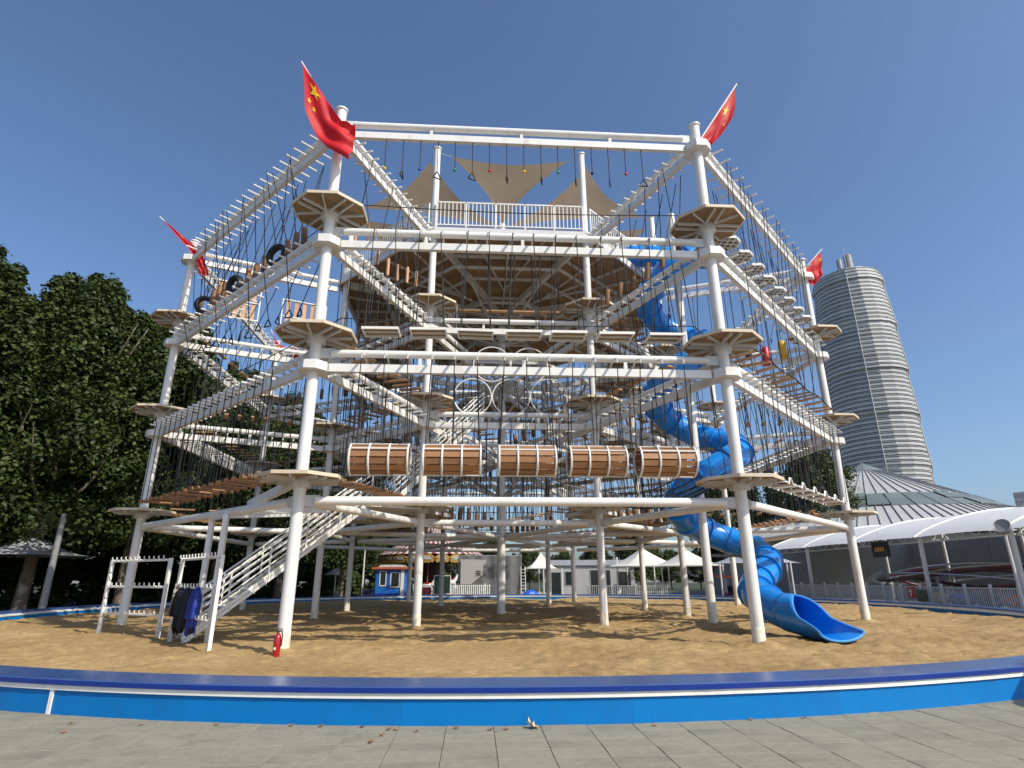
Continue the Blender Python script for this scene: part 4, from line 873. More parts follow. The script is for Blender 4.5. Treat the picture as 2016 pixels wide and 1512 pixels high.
# ------------------------------------------------------------------ trees
def crown(name, h, z0, rad, nclump, nleaf, size, mt, seed, spires=6):
    r = np.random.default_rng(seed); C = []
    while len(C) < nclump:
        f = r.uniform(); z = z0 + (h - z0) * f; R0 = rad * (np.sin(np.pi * (f * .80 + .16)) ** .7) * (1 - .30 * f); a = r.uniform(0, 2 * np.pi); q = R0 * np.sqrt(r.uniform(.12, 1)); C.append((q * np.cos(a), q * np.sin(a), z, 1.0))
    for _ in range(spires):
        a = r.uniform(0, 2 * np.pi); q = rad * np.sqrt(r.uniform(.0, .8)); t = h * (1.04 - .26 * (q / rad) ** 1.5) + r.uniform(-1.6, .6)
        for s_ in range(5): C.append((q * np.cos(a) + r.uniform(-.15, .15), q * np.sin(a) + r.uniform(-.15, .15), t - s_ * .62, .42 + .13 * s_))
    C = np.array(C); n = len(C); cid = np.repeat(np.arange(n), nleaf); N = len(cid)
    d = r.standard_normal((N, 3)); d /= np.linalg.norm(d, axis=1)[:, None]; rad_ = r.uniform(0, 1, N) ** .42
    cs = rad * .20 * r.uniform(.7, 1.3, n)
    P = C[cid, :3] + d * (rad_ * cs[cid] * C[cid, 3])[:, None] * np.array([1, 1, 1.15])
    nm = d + np.array([0, 0, .7]) + .6 * r.standard_normal((N, 3)); nm /= np.linalg.norm(nm, axis=1)[:, None]
    t = np.cross(nm, r.standard_normal((N, 3))); t /= np.linalg.norm(t, axis=1)[:, None]; b = np.cross(nm, t); s_ = (size * r.uniform(.65, 1.25, N))[:, None]
    Vt = np.stack([P - t * s_ * .5, P + b * s_ * .45 + nm * s_ * .10, P + t * s_ * .6 - nm * s_ * .1, P - b * s_ * .45 + nm * s_ * .10], 1).reshape(-1, 3)
    i0 = np.arange(N)[:, None] * 4; F = np.concatenate([i0 + [0, 1, 2], i0 + [0, 2, 3]], 1).reshape(-1, 3)
    return npmesh(name, Vt, F, mt)
def trunk(h, r, seed, lean=0.):
    rr = random.Random(seed); mb = MB(); pts = [Vector((0, 0, -.1))]
    for i in range(1, 7): pts.append(Vector((lean * i / 6 * h * .4 + rr.uniform(-.12, .12), rr.uniform(-.12, .12), h * .72 * i / 6)))
    mb.path(pts, [r * (1.25 - .18 * i) for i in range(7)], 9)
    for i in range(9):
        j = rr.randint(2, 5); p = pts[j]; a = rr.uniform(0, 6.28); L_ = h * .26
        q = p + Vector((math.cos(a) * L_ * .55, math.sin(a) * L_ * .55, L_ * .5)); e = q + Vector((math.cos(a) * L_ * .25, math.sin(a) * L_ * .25, L_ * .5)); mb.path([p, q, e], [r * .42, r * .25, r * .08], 6)
    return mb.mesh('trunk', 'bark')
CR = [crown('crown', 18, 4.0, 4.8, 215, 240, .23, 'leaf', 11 + i, 30) for i in range(3)]; TRK = [trunk(18, .26, 3 + i) for i in range(3)]
CS = [crown('crown', 11, 2.6, 4.0, 130, 150, .22, 'leaf2', 31 + i, 6) for i in range(2)]; TRS = [trunk(11, .17, 13 + i) for i in range(2)]
def tree(label, p, h, kind, group, rz, wide=1.):
    if kind == 'big': c, t, b = CR, TRK, 18
    else: c, t, b = CS, TRS, 11
    i = int(abs(p[0] * 7 + p[1] * 3)) % len(c); s_ = h / b
    T = thing('plane_tree', label, 'tree', (*p, -.05), rz, group); ob('trunk', t[i], T, scl=(s_, s_, s_)); k = ob('crown', c[i], T, scl=(s_ * wide, s_ * wide, s_)); return T
GL = 'tall trees left of the sand pit'
for lab, p, h, wd in (('tall dark plane tree cut by the left picture edge', (-29.0, .8), 18.6, 1.05), ('plane tree filling the gap between the two tallest left trees', (-27.2, 3.4), 16.6, .95), ('tall plane tree with the highest spire left of the frame', (-24.8, 5.0), 18.5, 1.0), ('plane tree right beside the far left mast', (-21.6, 8.2), 17.3, 1.0),
                      ('plane tree behind the left side of the frame', (-19.3, 14.6), 16.2, 1.05), ('plane tree seen through the left back of the frame', (-16.6, 20.5), 16.0, 1.05), ('lower plane tree behind the left back mast', (-13.0, 26.5), 14.0, 1.05),
                      ('plane tree standing off the left edge nearest the viewer', (-31.5, -5.5), 16.5, 1.0)): tree(lab, p, h, 'big', GL, random.uniform(0, 6), wd)
for lab, p, h in (('dark tree in the second row behind the leftmost plane tree', (-35.5, 7.0), 16), ('dark tree in the second row behind the tall spire', (-31, 13.5), 16.0), ('dark tree in the second row behind the left mast', (-26.5, 19.5), 15), ('dark tree in the second row behind the left back mast', (-21.5, 28), 14), ('dark tree behind the white umbrella on the left', (-16, 36), 12.5), ('dark tree behind the carousel', (-9, 41), 10.5)): tree(lab, p, h, 'big', GL, random.uniform(0, 6), 1.15)
for lab, p, h in (('leafy tree right of the frame in front of the cone roof', (32.7, 27.8), 14.3), ('leafy tree behind the right back mast', (26.3, 33.5), 13.0), ('leafy tree between the back masts and the tents', (15.5, 25.5 + 6), 8.0)): tree(lab, p, h, 'small', 'trees on the right', random.uniform(0, 6))
for i in range(11):
    x = -4 + 5.2 * i; y = 58 + 3 * math.sin(i * 2.1); tree('%s small far tree from the left in the row behind the tents' % ORD[i], (x, y), 6.0 + .9 * math.sin(i * 1.7), 'small', 'row of far trees', i * 1.3, 1.3)
hb = thing('hedge', 'dark hedge added as a backdrop under the trees on the left', 'hedge', (0, 0, 0))  # added as a dark fill, closing the bright gaps below the crowns
hm_ = [crown('hedge_leaves', 5.2, .0, 2.6, 110, 150, .26, 'leaf', 77 + q, 2) for q in range(2)]
for q in range(9):
    f = q / 8; ob('hedge_leaves', hm_[q % 2], hb, (-46 + 38 * f, 2 + 42 * f ** 1.25, 0), (0, 0, R_(48 + 5 * math.sin(q * 2))), (1.7, .9, 1.0 + .15 * math.sin(q * 3)))['kind'] = 'stuff'
# leaning bare limb at the left edge
lt = thing('leaning_tree_trunk', 'bare pale leaning tree trunk at the left picture edge', 'tree', (-27.5, -.8, 0)); ob('trunk', MB().path([(-1.2, 0, 0), (-.3, 0, 1.9), (1.1, .2, 4.2), (2.6, .5, 7.0)], [.24, .2, .17, .1], 9).mesh('trunk', 'bark'), lt); ob('crown', crown('crown', 9.5, 6, 1.9, 25, 90, .32, 'leaf', 55, 2), lt, (2.4, .5, 0))

# ------------------------------------------------------------------ umbrellas, lamp post, bins on the left
def umbrella(label, p, ze, zp, half, mt, group, sides=4, rz=0., posts=1):
    U = thing('parasol', label, 'parasol', (*p, 0), rz, group); mb = MB(); n = 8; vs = []; fs = []; m = sides * 6
    for i in range(n + 1):
        f = i / n
        for k in range(m):
            a = 2 * math.pi * k / m; e = math.cos(math.pi / sides) / math.cos(((a + math.pi / sides) % (2 * math.pi / sides)) - math.pi / sides) if sides else 1
            sc_ = 1 - .10 * math.cos(sides * a + math.pi) * f; rr = half * (.05 + .95 * f) * e * sc_; z = ze + (zp - ze) * (1 - f) ** 1.6; vs.append((rr * math.cos(a), rr * math.sin(a), z))
    fs = [(i * m + k, i * m + (k + 1) % m, (i + 1) * m + (k + 1) % m, (i + 1) * m + k) for i in range(n) for k in range(m)]
    vs.append((0, 0, zp + .02)); fs += [(len(vs) - 1, (k + 1) % m, k) for k in range(m)]
    o = ob('canopy', mb.add(vs, fs).mesh('canopy', mt), U); ob('finial', MB().lathe([(.09, zp - .05), (.06, zp + .2), (.02, zp + .45)], 10).mesh('finial', mt), U)
    if posts == 1: ob('post', MB().tube((0, 0, 0), (0, 0, zp), .06, 10).mesh('post', 'white2'), U)
    else:
        pm = MB().tube((0, 0, 0), (0, 0, ze + .05), .06, 8).mesh('post', 'white2')
        for k in range(sides):
            a = 2 * math.pi * (k + .5) / sides + math.pi / sides; ob('post', pm, U, (half * .9 * math.cos(a), half * .9 * math.sin(a), 0))
    return U
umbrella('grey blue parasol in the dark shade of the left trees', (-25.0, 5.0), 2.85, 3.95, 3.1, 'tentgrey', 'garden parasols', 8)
umbrella('unseen white parasol added off the right picture edge to shade the wall end', (9.6, -22.4), 2.6, 3.3, 1.5, 'tent', 'garden parasols', 8)  # out of view, added to cast the shadow on the wall's right end
umbrella('small cream parasol seen left of the blue booth', (-14.3, 30.0), 2.0, 2.8, 1.5, 'tent', 'garden parasols', 4, .5)
lp = thing('lamp_post', 'plain grey lamp post beyond the wall on the left', 'lamp post', (-21.9, 2.4, 0))
ob('post', MB().tube((0, 0, 0), (0, 0, 4.8), .17, 14, r1=.12).mesh('post', 'greywall'), lp); ob('base', MB().lathe([(.2, 0), (.2, .1), (.14, .14)], 14).mesh('base', 'greywall'), lp)
for lab, p, h in (('thin white lamp post left of the blue booth', (-10.7, 24.2), 3.9), ('thin white lamp post behind the printed screen', (1.3, 24.5), 3.9), ('thin white lamp post right of the white tent', (11.5, 25.0), 3.2)):
    q = thing('lamp_post', lab, 'lamp post', (*p, 0), 0, 'thin white lamp posts'); ob('post', MB().tube((0, 0, 0), (0, 0, h), .075, 10, r1=.06).mesh('post', 'white2'), q); ob('lamp_cap', MB().lathe([(.1, h), (.1, h + .15), (.02, h + .2)], 10).mesh('lamp_cap', 'white2'), q)

# ------------------------------------------------------------------ blue booth, carousel, screen, tents behind
bt = thing('ticket_booth', 'small blue ticket booth with orange roof rim behind the far wall', 'booth', (-8.0, 22.6, 0), R_(-6))
ob('wall', MB().box((0, 0, 1.45), (2.3, 1.9, 1.9)).mesh('wall', 'boothblue', False), bt); ob('lower_wall', MB().box((0, 0, .25), (2.34, 1.94, .5)).mesh('lower_wall', 'boothblue2', False), bt); ob('front_box', MB().box((-1.5, -.1, .42), (1.3, 1.5, .8)).mesh('front_box', 'navy', False), bt)
rf = ob('roof', MB().box((0, 0, 2.46), (2.9, 2.4, .16)).mesh('roof', 'orange', False), bt); ob('roof_top', MB().lathe([(1.45, 2.54), (1.15, 2.72), (.05, 2.76)], 4).mesh('roof_top', 'bannerlight', False), rf, rot=(0, 0, R_(45)))
for x, ww, z in ((-.55, .5, 1.65), (.45, .72, 1.55)):
    f_ = MB()
    for s_ in (-1, 1): f_.box((x + s_ * ww / 2, -.97, z), (.08, .05, 1.1)); f_.box((x, -.97, z + s_ * .55), (ww + .08, .05, .08))
    o = ob('window', f_.mesh('window', 'white', False), bt); ob('pane', MB().box((x, -.96, z), (ww - .06, .03, 1.05)).mesh('pane', 'glassdark', False), o)
ob('corner_post', MB().box((1.05, -.99, 1.2), (.26, .06, 2.3)).mesh('corner_post', 'white', False), bt)
cr = thing('carousel', 'carousel with red and white striped roof and gold scalloped boards', 'carousel', (-5.4, 30.5, 0))
ob('roof', MB().lathe([(5.1, 3.75), (2.6, 5.1), (.7, 6.3), (.02, 6.5)], 52).mesh('roof', 'carouselroof'), cr); ob('platform', MB().lathe([(4.9, 0), (4.9, .28), (.1, .3)], 40).mesh('platform', 'maroon'), cr); ob('centre_drum', MB().lathe([(1.3, .3), (1.3, 3.4)], 24).mesh('centre_drum', 'maroon'), cr); ob('ceiling', MB().lathe([(4.9, 3.5), (.1, 3.6)], 40).mesh('ceiling', 'maroon'), cr)
gb = MB(); pts = [(-.62, .05), (-.62, .42), (-.4, .55), (-.2, .66), (0, .72), (.2, .66), (.4, .55), (.62, .42), (.62, .05), (.45, -.12), (.3, -.02), (.15, -.16), (0, -.04), (-.15, -.16), (-.3, -.02), (-.45, -.12)]
gb.prism(pts, -.05, .05); gb.v = [(z, x, y) for x, y, z in gb.v]; gbm = gb.mesh('rounding_board', 'gold', False); pic = MB().box((.06, 0, .28), (.03, .6, .24)).mesh('painted_panel', 'tentgrey', False)
for k in range(24):
    a = 2 * math.pi * k / 24; o = ob('rounding_board', gbm, cr, (5.0 * math.cos(a), 5.0 * math.sin(a), 3.1), (0, 0, a)); ob('painted_panel', pic, o)
hs = MB(); hs.ball((0, 0, 0), .28, 10, 7); hs.v = [(x * 1.9, y * .75, z) for x, y, z in hs.v]; hs.path([(.42, 0, .1), (.62, 0, .45), (.72, 0, .62)], [.16, .12, .10], 8); hs.path([(.66, 0, .62), (.95, 0, .45)], [.11, .06], 8)
for x, y in ((-.38, -.12), (-.38, .12), (.36, -.12), (.36, .12)): hs.path([(x, y, -.1), (x + .12 * (1 if x > 0 else -1), y, -.45), (x + .02, y, -.75)], [.08, .06, .045], 6)
hs.path([(-.5, 0, .1), (-.7, 0, -.05), (-.72, 0, -.4)], [.07, .06, .02], 6)
hmw = hs.mesh('horse', 'white'); sdm = MB().box((0, 0, .24), (.4, .36, .12)).mesh('saddle', 'red', False); plm = MB().tube((0, 0, -1), (0, 0, 2.4), .03, 6).mesh('horse_pole', 'gold')
for k in range(12):
    a = 2 * math.pi * k / 12; r = 4.1; o = ob('horse', hmw, cr, (r * math.cos(a), r * math.sin(a), 1.15 + .2 * math.sin(k * 2)), (0, 0, a + math.pi / 2)); ob('saddle', sdm, o); ob('horse_pole', plm, o)
def picket_fence(label, p0, p1, h, sp, mt, group=None, postsp=2.0, pr=.05, name='picket_fence'):
    p0, p1 = Vector((*p0, 0)), Vector((*p1, 0)); d = p1 - p0; L_ = d.length; rz = math.atan2(d.y, d.x); Fn = thing(name, label, 'fence', p0, rz, group)
    for z in (h * .93, h * .12): ob('rail', MB().box((L_ / 2, 0, z), (L_, .035, .05)).mesh('rail', mt, False), Fn)
    pm = MB().box((0, -.03, h * .53), (pr, .02, h * .86)).mesh('picket', mt, False)
    for i in range(int(L_ / sp)): ob('picket', pm, Fn, (sp * (i + .5), 0, 0))
    po = MB().box((0, 0, h * .54), (.10, .10, h * 1.08)).mesh('post', mt, False)
    for i in range(int(L_ / postsp) + 1): ob('post', po, Fn, (min(i * postsp, L_), .03, 0))
    return Fn
picket_fence('white picket fence in front of the carousel', (-6.3, 23.4), (.2, 23.6), 1.15, .17, 'white', pr=.09)
gbx = thing('notice_board', 'dark green board standing before the carousel fence', 'board', (-3.9, 23.1, 0)); ob('panel', MB().box((0, 0, 1.15), (1.3, .06, 1.35)).mesh('panel', 'darkgreen', False), gbx); ob('frame', MB().box((0, .01, 1.86), (1.4, .08, .06)).box((-.68, .01, .93), (.06, .08, 1.86)).box((.68, .01, .93), (.06, .08, 1.86)).mesh('frame', 'white2', False), gbx)
ub = thing('market_stall', 'dark red cloth covered stall before the carousel', 'stall', (-5.35, 23.0, 0)); ob('counter', MB().box((0, 0, 1.0), (1.2, .7, .08)).mesh('counter', 'white2', False), ub); ob('cloth', MB().box((0, -.02, .62), (1.1, .64, .66)).mesh('cloth', 'maroon', False), ub); ob('legs', MB().box((-.5, 0, .15), (.06, .5, .3)).box((.5, 0, .15), (.06, .5, .3)).mesh('legs', 'white', False), ub)
bn = thing('printed_screen', 'tall grey printed fabric screen with dark characters behind the far wall', 'banner', (0.1, 23.6, 0))
n = 26; vs = []
for i in range(n + 1):
    for j in range(9): x = -2.65 + 5.3 * i / n; vs.append((x, .06 * math.sin(i * 1.1) + .03 * math.sin(j * 2 + i), .12 + 3.35 * j / 8))
ob('fabric', MB().add(vs, [(i * 9 + j, (i + 1) * 9 + j, (i + 1) * 9 + j + 1, i * 9 + j + 1) for i in range(n) for j in range(8)]).mesh('fabric', 'banner'), bn)
ob('frame', MB().tube((-2.7, .15, 0), (-2.7, .15, 3.6), .035, 8).tube((2.7, .15, 0), (2.7, .15, 3.6), .035, 8).tube((-2.7, .15, 3.5), (2.7, .15, 3.5), .035, 8).tube((.9, .15, 0), (.9, .15, 3.5), .035, 8).mesh('frame', 'steel'), bn)
ob('pale_print', MB().add([(-2.5, -.12, 1.15), (-1.6, -.12, 1.15), (-.35, -.12, 2.1), (-.35, -.12, 3.15), (-2.5, -.12, 3.2)], [(0, 1, 2, 3, 4)]).mesh('pale_print', 'bannerlight', False), bn)
for txt, x, z, s_ in (('台量六天', -.62, 2.38, .56), ('来郑闹四玩', -1.28, 1.82, .58)):
    cu = bpy.data.curves.new('lettering', 'FONT'); cu.body = txt; cu.size = s_; cu.extrude = .004; cu.space_character = 1.12
    t = bpy.data.objects.new('lettering', cu); COL.objects.link(t); t.rotation_euler = (R_(90), 0, 0); t.location = (0, 0, 0)
    bpy.context.view_layer.update(); me = bpy.data.meshes.new_from_object(t.evaluated_get(bpy.context.evaluated_depsgraph_get())); bpy.data.objects.remove(t); me.materials.clear(); me.materials.append(MATS['ink'])
    ob('lettering', me, bn, (x, -.15, z), (R_(90), 0, 0))
tp = ob('blue_tarpaulin', MB().lathe([(.85, 0), (.8, .25), (.55, .55), (.2, .7), (.02, .68)], 9).mesh('blue_tarpaulin', 'tarpblue', False), None, (3.55, 23.2, 0), (0, 0, .4), (1, .8, 1)); tag(tp, 'bright blue tarpaulin bundle beside the ladder', 'tarpaulin')
ld = thing('ladder', 'white ladder leaning by the printed screen', 'ladder', (2.95, 23.3, 0))
for x in (-.2, .2): ob('side_rail', MB().beam((x, 0, 0), (x * .9, .35, 2.6), .05, .05).mesh('side_rail', 'white', False), ld)
for i in range(9): f = (i + 1) / 10; ob('rung', MB().tube((-.2, .35 * f, 2.6 * f), (.2, .35 * f, 2.6 * f), .02, 6).mesh('rung', 'white'), ld)
umbrella('white pointed market tent right of the printed screen', (4.8, 26.2), 2.45, 3.75, 2.1, 'tent', 'white tents', 4, R_(0), 4)
umbrella('first big cream pavilion tent behind the frame', (14.0, 25.5), 2.6, 4.1, 4.2, 'tent', 'white tents', 4, R_(8), 4); umbrella('second big cream pavilion tent nearer the slide', (16.3, 20.5), 2.55, 3.75, 3.4, 'tent', 'white tents', 4, R_(12), 4)
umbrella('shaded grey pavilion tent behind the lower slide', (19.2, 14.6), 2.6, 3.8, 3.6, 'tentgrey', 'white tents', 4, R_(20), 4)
cn = thing('white_cabin', 'low white cabin building with dark windows behind the tents', 'building', (10.2, 31.5, 0), R_(-4))
ob('wall', MB().box((0, 0, 1.4), (8.4, 3, 2.8)).mesh('wall', 'shadedcabinwall', False), cn); ob('roof', MB().box((0, 0, 3.05), (8.8, 3.4, .5)).mesh('roof', 'tentgrey', False), cn)
for x, ww, z, hh in ((-2.0, 1.0, 1.6, 1.2), (.9, 1.9, 1.25, 2.2), (3.2, 1.2, 1.5, 1.4), (-3.4, .9, 1.1, 2.1)):
    o = ob('window', MB().box((x, -1.51, z), (ww + .16, .06, hh + .16)).mesh('window', 'bannerlight', False), cn); ob('pane', MB().box((x, -1.545, z), (ww, .03, hh)).mesh('pane', 'glassdark', False), o)
picket_fence('pale grey railing below the pavilion tents', (8.2, 21.9), (14.2, 19.0), 1.1, .16, 'white2', pr=.04)
bs = thing('bicycle', 'small white bicycle parked before the pavilion', 'bicycle', (11.3, 23.6, .35), R_(60))
for x in (-.5, .5):
    wq = ob('wheel', MB().ring((x, 0, 0), .33, .03, (0, 1, 0), 24, 6).mesh('wheel', 'black'), bs)
ob('frame', MB().path([(-.5, 0, 0), (-.15, 0, .45), (.38, 0, .5), (.5, 0, 0)], .03, 6).path([(-.15, 0, .45), (0, 0, -.02), (.38, 0, .5)], .03, 6).mesh('frame', 'white'), bs); ob('saddle', MB().box((-.2, 0, .55), (.25, .12, .06)).mesh('saddle', 'black', False), bs); ob('handlebar', MB().tube((.4, -.25, .68), (.4, .25, .68), .02, 6).tube((.38, 0, .45), (.4, 0, .7), .02, 6).mesh('handlebar', 'black'), bs)
kc = thing('ride_on_car', 'small purple ride-on car behind the slide', 'ride car', (17.2, 14.4, .0), .5)
ob('body', MB().lathe([(.5, .15), (.62, .35), (.5, .6), (.2, .75), (.02, .75)], 16).mesh('body', 'maroon'), kc); ob('seat', MB().box((0, 0, .8), (.5, .4, .5)).mesh('seat', 'blackcloth', False), kc); ob('canopy', MB().box((0, 0, 1.7), (1.6, 1.2, .12)).mesh('canopy', 'orange', False), kc)
for x in (-.5, .5): ob('post', MB().tube((x, 0, .5), (x, 0, 1.66), .03, 6).mesh('post', 'white2'), kc)

# ------------------------------------------------------------------ right side: fence, membrane canopy, ride hall, cone roof
fnc = picket_fence('long pale grey picket fence along the right edge of the pit', (22.8, -4.5), (22.8, 16.5), 1.2, .118, 'white2', postsp=1.5, pr=.045)
sg = thing('arrow_sign', 'red sign with white up arrow hung on the picket fence', 'sign', (22.68, 3.65, .82)); ob('board', MB().box((0, 0, 0), (.03, .52, .56)).mesh('board', 'red', False), sg)
ar = [(-.05, -.2), (.05, -.2), (.05, .02), (.14, .02), (0, .22), (-.14, .02), (-.05, .02)]; am = MB().prism(ar, 0, .01); am.v = [(-.025 - z, -x, y) for x, y, z in am.v]; ob('arrow', am.mesh('arrow', 'white', False), sg)
sg2 = thing('olive_notice', 'plain olive green notice board on the picket fence', 'sign', (22.68, 2.85, .68)); ob('board', MB().box((0, 0, 0), (.03, .75, .6)).mesh('board', 'lattice', False), sg2); sg2.children[0].data.materials[0] = mat('olive', (.10, .11, .065), .7)
cp = thing('membrane_canopy', 'long white tensile membrane canopy roof on white posts at the right', 'canopy', (0, 0, 0))
y0, y1 = -8.0, 21.5; nb = 5; bl = (y1 - y0) / nb; xf, xb = 23.6, 30.5
for i in range(nb):
    vs = []; n, m = 12, 12
    for a in range(n + 1):
        for b in range(m + 1):
            u, v = a / n, b / m; y = y0 + bl * (i + u); arch = .45 * math.sin(math.pi * u); x = xf + (xb - xf) * v; z = 3.74 + .05 * math.sin(math.pi * u) * (1 - v) + 1.65 * math.sin(v * math.pi * .5) ** .8 - .05 * math.sin(math.pi * u) * v; vs.append((x, y, z))
    ob('membrane_bay', MB().add(vs, [(a * (m + 1) + b, (a + 1) * (m + 1) + b, (a + 1) * (m + 1) + b + 1, a * (m + 1) + b + 1) for a in range(n) for b in range(m)]).mesh('membrane_bay', 'membrane'), cp)
for i in range(nb + 1):
    y = y0 + bl * i; rib = [(xf + (xb - xf) * v / 10, y, 3.76 + 1.65 * math.sin(v / 10 * math.pi * .5) ** .8) for v in range(11)]; ob('rib', MB().path(rib, .06, 8).mesh('rib', 'white'), cp)
    tr = MB(); tr.beam((xf + .6, y, 3.5), (xb, y, 4.0), .1, .1)
    for q in range(6): a = xf + .6 + (xb - xf - .6) * q / 6; b = a + (xb - xf - .6) / 12; tr.beam((a, y, 3.5 + .5 * q / 6), (b, y, 3.95 + .9 * q / 6), .05, .05); tr.beam((b, y, 3.95 + .9 * q / 6), (a + (xb - xf) / 6, y, 3.58 + .5 * q / 6), .05, .05)
    ob('truss', tr.mesh('truss', 'white2', False), cp); ob('post', MB().tube((xf + .35, y + .1, 0), (xf + .35, y, 3.7), .12, 12).mesh('post', 'white'), cp); ob('post', MB().tube((xb - .4, y, 0), (xb - .4, y, 4.9), .1, 10).mesh('post', 'white2'), cp)
tv = thing('hanging_screen', 'black display screen with yellow lettering hung under the canopy', 'screen', (24.6, 8.2, 3.3), R_(-8)); ob('casing', MB().box((0, 0, 0), (.15, 1.85, .95)).mesh('casing', 'black', False), tv)
for i in range(4): ob('letter', MB().box((-.085, .45 - .3 * i, 0), (.012, .2, .26)).mesh('letter', 'yellow', False), tv)
ob('hanger', MB().box((0, 0, .7), (.05, .05, .6)).mesh('hanger', 'black', False), tv)
hl = thing('ride_hall', 'grey panelled hall wall under the canopy behind the ride', 'building', (33.5, 6, 0))
for i in range(10): ob('wall_panel', MB().box((0, -16 + 3.6 * i, 2.1), (.3, 3.56, 4.2)).mesh('wall_panel', 'greywall', False), hl)
rd_ = thing('track_ride', 'low circular track ride with maroon rails under the canopy', 'ride', (27.8, 4.0, 0))
for k, (r, z, rr, mt) in enumerate(((5.4, 1.75, .10, 'maroon'), (5.0, 1.95, .05, 'steel'), (5.8, 1.5, .05, 'steel'), (4.3, 1.25, .10, 'maroon'))):
    pts = [(r * .62 * math.cos(2 * math.pi * i / 48), r * 1.5 * math.sin(2 * math.pi * i / 48), z + .35 * math.sin(4 * math.pi * i / 48 + k)) for i in range(48)]; ob('rail', MB().path(pts, rr, 6, closed=True).mesh('rail', mt), rd_)
for i in range(8): a = 2 * math.pi * i / 8; ob('support', MB().tube((3.2 * math.cos(a), 7.8 * math.sin(a), 0), (3.2 * math.cos(a), 7.8 * math.sin(a), 1.7), .09, 8).mesh('support', 'seam'), rd_)
for i, c in enumerate(('green', 'orange', 'maroon', 'blue', 'yellow')):
    o = thing('ride_car', '%s low ride car behind the picket fence' % ('green', 'orange', 'maroon', 'blue', 'yellow')[i], 'ride car', (24.6, -2.6 + 1.7 * i, 0), 1.5, 'ride cars behind the fence')
    ob('body', MB().lathe([(.5, .2), (.75, .4), (.6, .75), (.25, .85), (.02, .85)], 12).mesh('body', c), o, scl=(1.1, .7, 1)); ob('seat', MB().box((-.1, 0, .95), (.25, .6, .5)).mesh('seat', 'blackcloth', False), o)
spk = thing('floodlight', 'round grey floodlight at the right picture edge', 'floodlight', (21.9, -3.95, 3.7)); ob('lamp_head', MB().lathe([(.1, -.25), (.28, -.18), (.34, .1), (.32, .14), (.28, .1), (.02, .08)], 18).mesh('lamp_head', 'seam'), spk, rot=(R_(60), 0, R_(-60))); ob('post', MB().tube((.1, .1, -3.7), (.1, .1, 0), .06, 8).mesh('post', 'white2'), spk)

cone = thing('cone_roof_hall', 'round hall with shallow grey ribbed metal cone roof and glass band', 'building', (41.6, 32.8, 0)); AP, ER, EZ = 13.4, 18.0, 5.0
zr = lambda r: AP - (AP - EZ) * (r / ER) ** 1.0
ob('upper_roof', MB().lathe([(9.0, zr(9.0)), (2.0, zr(2.0) + .02)], 72).mesh('upper_roof', 'roofmetal'), cone); ob('lower_roof', MB().lathe([(ER, EZ), (12.2, zr(12.2))], 96).mesh('lower_roof', 'roofmetal'), cone)
ob('cap', MB().lathe([(2.1, zr(2.1) + .1), (.3, AP + .1), (.02, AP + .25)], 12).mesh('cap', 'roofglass', False), cone); ob('drum_wall', MB().lathe([(ER - .6, 0), (ER - .6, EZ - .1)], 48).mesh('drum_wall', 'greywall'), cone)
NG = 40
for k in range(NG):
    a0, a1 = 2 * math.pi * k / NG + .006, 2 * math.pi * (k + 1) / NG - .006
    for j, (r0, r1) in enumerate(((9.05, 10.6), (10.65, 12.15))):
        P = [(r * math.cos(a), r * math.sin(a), zr(r) + .05 + (.12 if (k * 7 + j * 3) % 5 == 0 else 0)) for r, a in ((r0, a0), (r1, a0), (r1, a1), (r0, a1))]; Q = [(x, y, z - .08) for x, y, z in P]
        ob('roof_pane', MB().add(P + Q, [(0, 1, 2, 3), (7, 6, 5, 4), (0, 4, 5, 1), (1, 5, 6, 2), (2, 6, 7, 3), (3, 7, 4, 0)]).mesh('roof_pane', 'roofglass', False), cone)
sm = MB()
for k in range(120):
    a = 2 * math.pi * k / 120; c_, s_ = math.cos(a), math.sin(a); sm.beam((ER * c_, ER * s_, EZ + .06), (12.2 * c_, 12.2 * s_, zr(12.2) + .06), .045, .09)
    if k % 2 == 0: sm.beam((9 * c_, 9 * s_, zr(9) + .06), (2.1 * c_, 2.1 * s_, zr(2.1) + .06), .04, .09)
o = ob('standing_seams', sm.mesh('standing_seams', 'seam', False), cone); o['kind'] = 'stuff'

# ------------------------------------------------------------------ far tower block
tb = thing('round_tower_block', 'tall rounded grey louvred skyscraper rising behind the right mast', 'tower', (343, 438, 0), .35)
NS = 20
def rad_at(z):
    base = 32.6 - .6 * max(0, (z - 110) / 60) - 3.0 * max(0, (z - 170) / 100) ** 1.7 - 5.5 * max(0, (z - 250) / 22) ** 2
    tier = (z % 42) / 42; return base + 1.8 * (.5 - tier)
def ngon(r, n=NS): return [(r * math.cos(2 * math.pi * i / n), r * math.sin(2 * math.pi * i / n)) for i in range(n)]
body = []
for z in range(0, 268, 5): body.append((rad_at(z) - 1.5, z))
ob('glass_body', MB().lathe(body, NS).mesh('glass_body', 'towerglass', False), tb)
bandm = []
for q in range(4):
    mb = MB(); mb.lathe([(1.0, 0), (1.0, 1.5), (.955, 1.5), (.955, 0)], NS, closed=True); mb.lathe([(1.012, 1.95), (1.012, 2.2), (.955, 2.2), (.955, 1.95)], NS, closed=True); bandm.append(mb.mesh('floor_band', 'towerband', False))
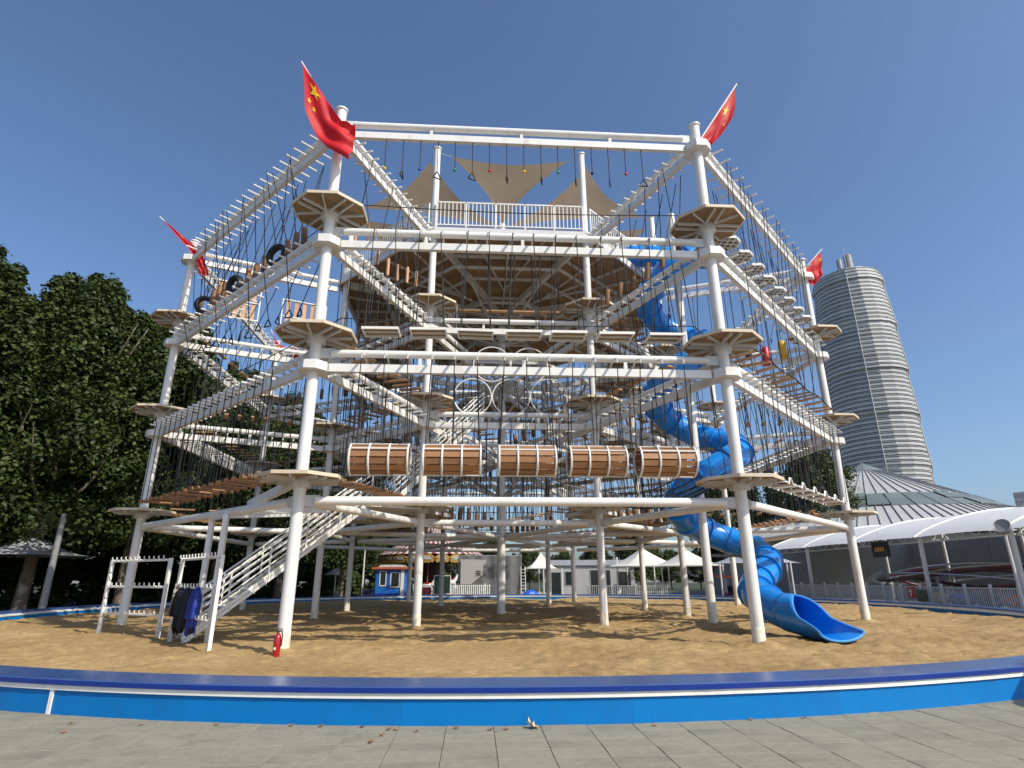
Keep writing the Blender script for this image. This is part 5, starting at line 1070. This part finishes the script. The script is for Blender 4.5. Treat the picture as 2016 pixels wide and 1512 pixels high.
louv = MB().lathe([(1.012, 0), (1.012, .28), (.955, .28), (.955, 0)], NS, closed=True).mesh('louvre', 'towerwhite', False)
nf = 66
for i in range(nf):
    z = 8 + 258.0 * i / nf; r = rad_at(z); b = ob('floor_band', bandm[i % 4], tb, (0, 0, z), scl=(r, r, 1.25))
ml = MB()
for k in range(0, NS, 4):
    a = 2 * math.pi * (k + .0) / NS; ml.path([((rad_at(z) + .3) * math.cos(a), (rad_at(z) + .3) * math.sin(a), z) for z in range(0, 268, 6)], .42, 4)
ob('mullion', ml.mesh('mullion', 'towerband', False), tb)['kind'] = 'stuff'
for a0, a1, hh in ((200, 300, 268), (310, 400, 271), (60, 180, 267)):
    ob('roof_screen', MB().add([(22.6 * math.cos(R_(a0 + (a1 - a0) * q / 10)), 22.6 * math.sin(R_(a0 + (a1 - a0) * q / 10)), z) for q in range(11) for z in (258, hh)] + [(22.0 * math.cos(R_(a0 + (a1 - a0) * q / 10)), 22.0 * math.sin(R_(a0 + (a1 - a0) * q / 10)), z) for q in range(11) for z in (258, hh)], [(2 * q, 2 * q + 2, 2 * q + 3, 2 * q + 1) for q in range(10)] + [(22 + 2 * q + 1, 22 + 2 * q + 3, 22 + 2 * q + 2, 22 + 2 * q) for q in range(10)] + [(2 * q + 1, 2 * q + 3, 22 + 2 * q + 3, 22 + 2 * q + 1) for q in range(10)]).mesh('roof_screen', 'towerband', False), tb)
for x, y, h, r in ((-9, -12, 283, 3.4), (-16, -8, 279, 2.2)): ob('roof_turret', MB().lathe([(r, 270), (r, h), (r * .9, h + .5)], 12).mesh('roof_turret', 'towerwhite', False), tb, (x, y, 0))
ob('mast', MB().tube((-13, -12, 266), (-13, -12, 290), .4, 6).mesh('mast', 'towerwhite'), tb)
fb = thing('far_block', 'distant blue grey office block at the right picture edge', 'building', (430, 405, 0), .6); ob('wall', MB().box((0, 0, 32), (13, 13, 64)).mesh('wall', 'towerband', False), fb)
for i in range(14): ob('window_band', MB().box((0, 0, 5 + 4.3 * i), (13.3, 13.3, 2.2)).mesh('window_band', 'towerglass', False), fb)
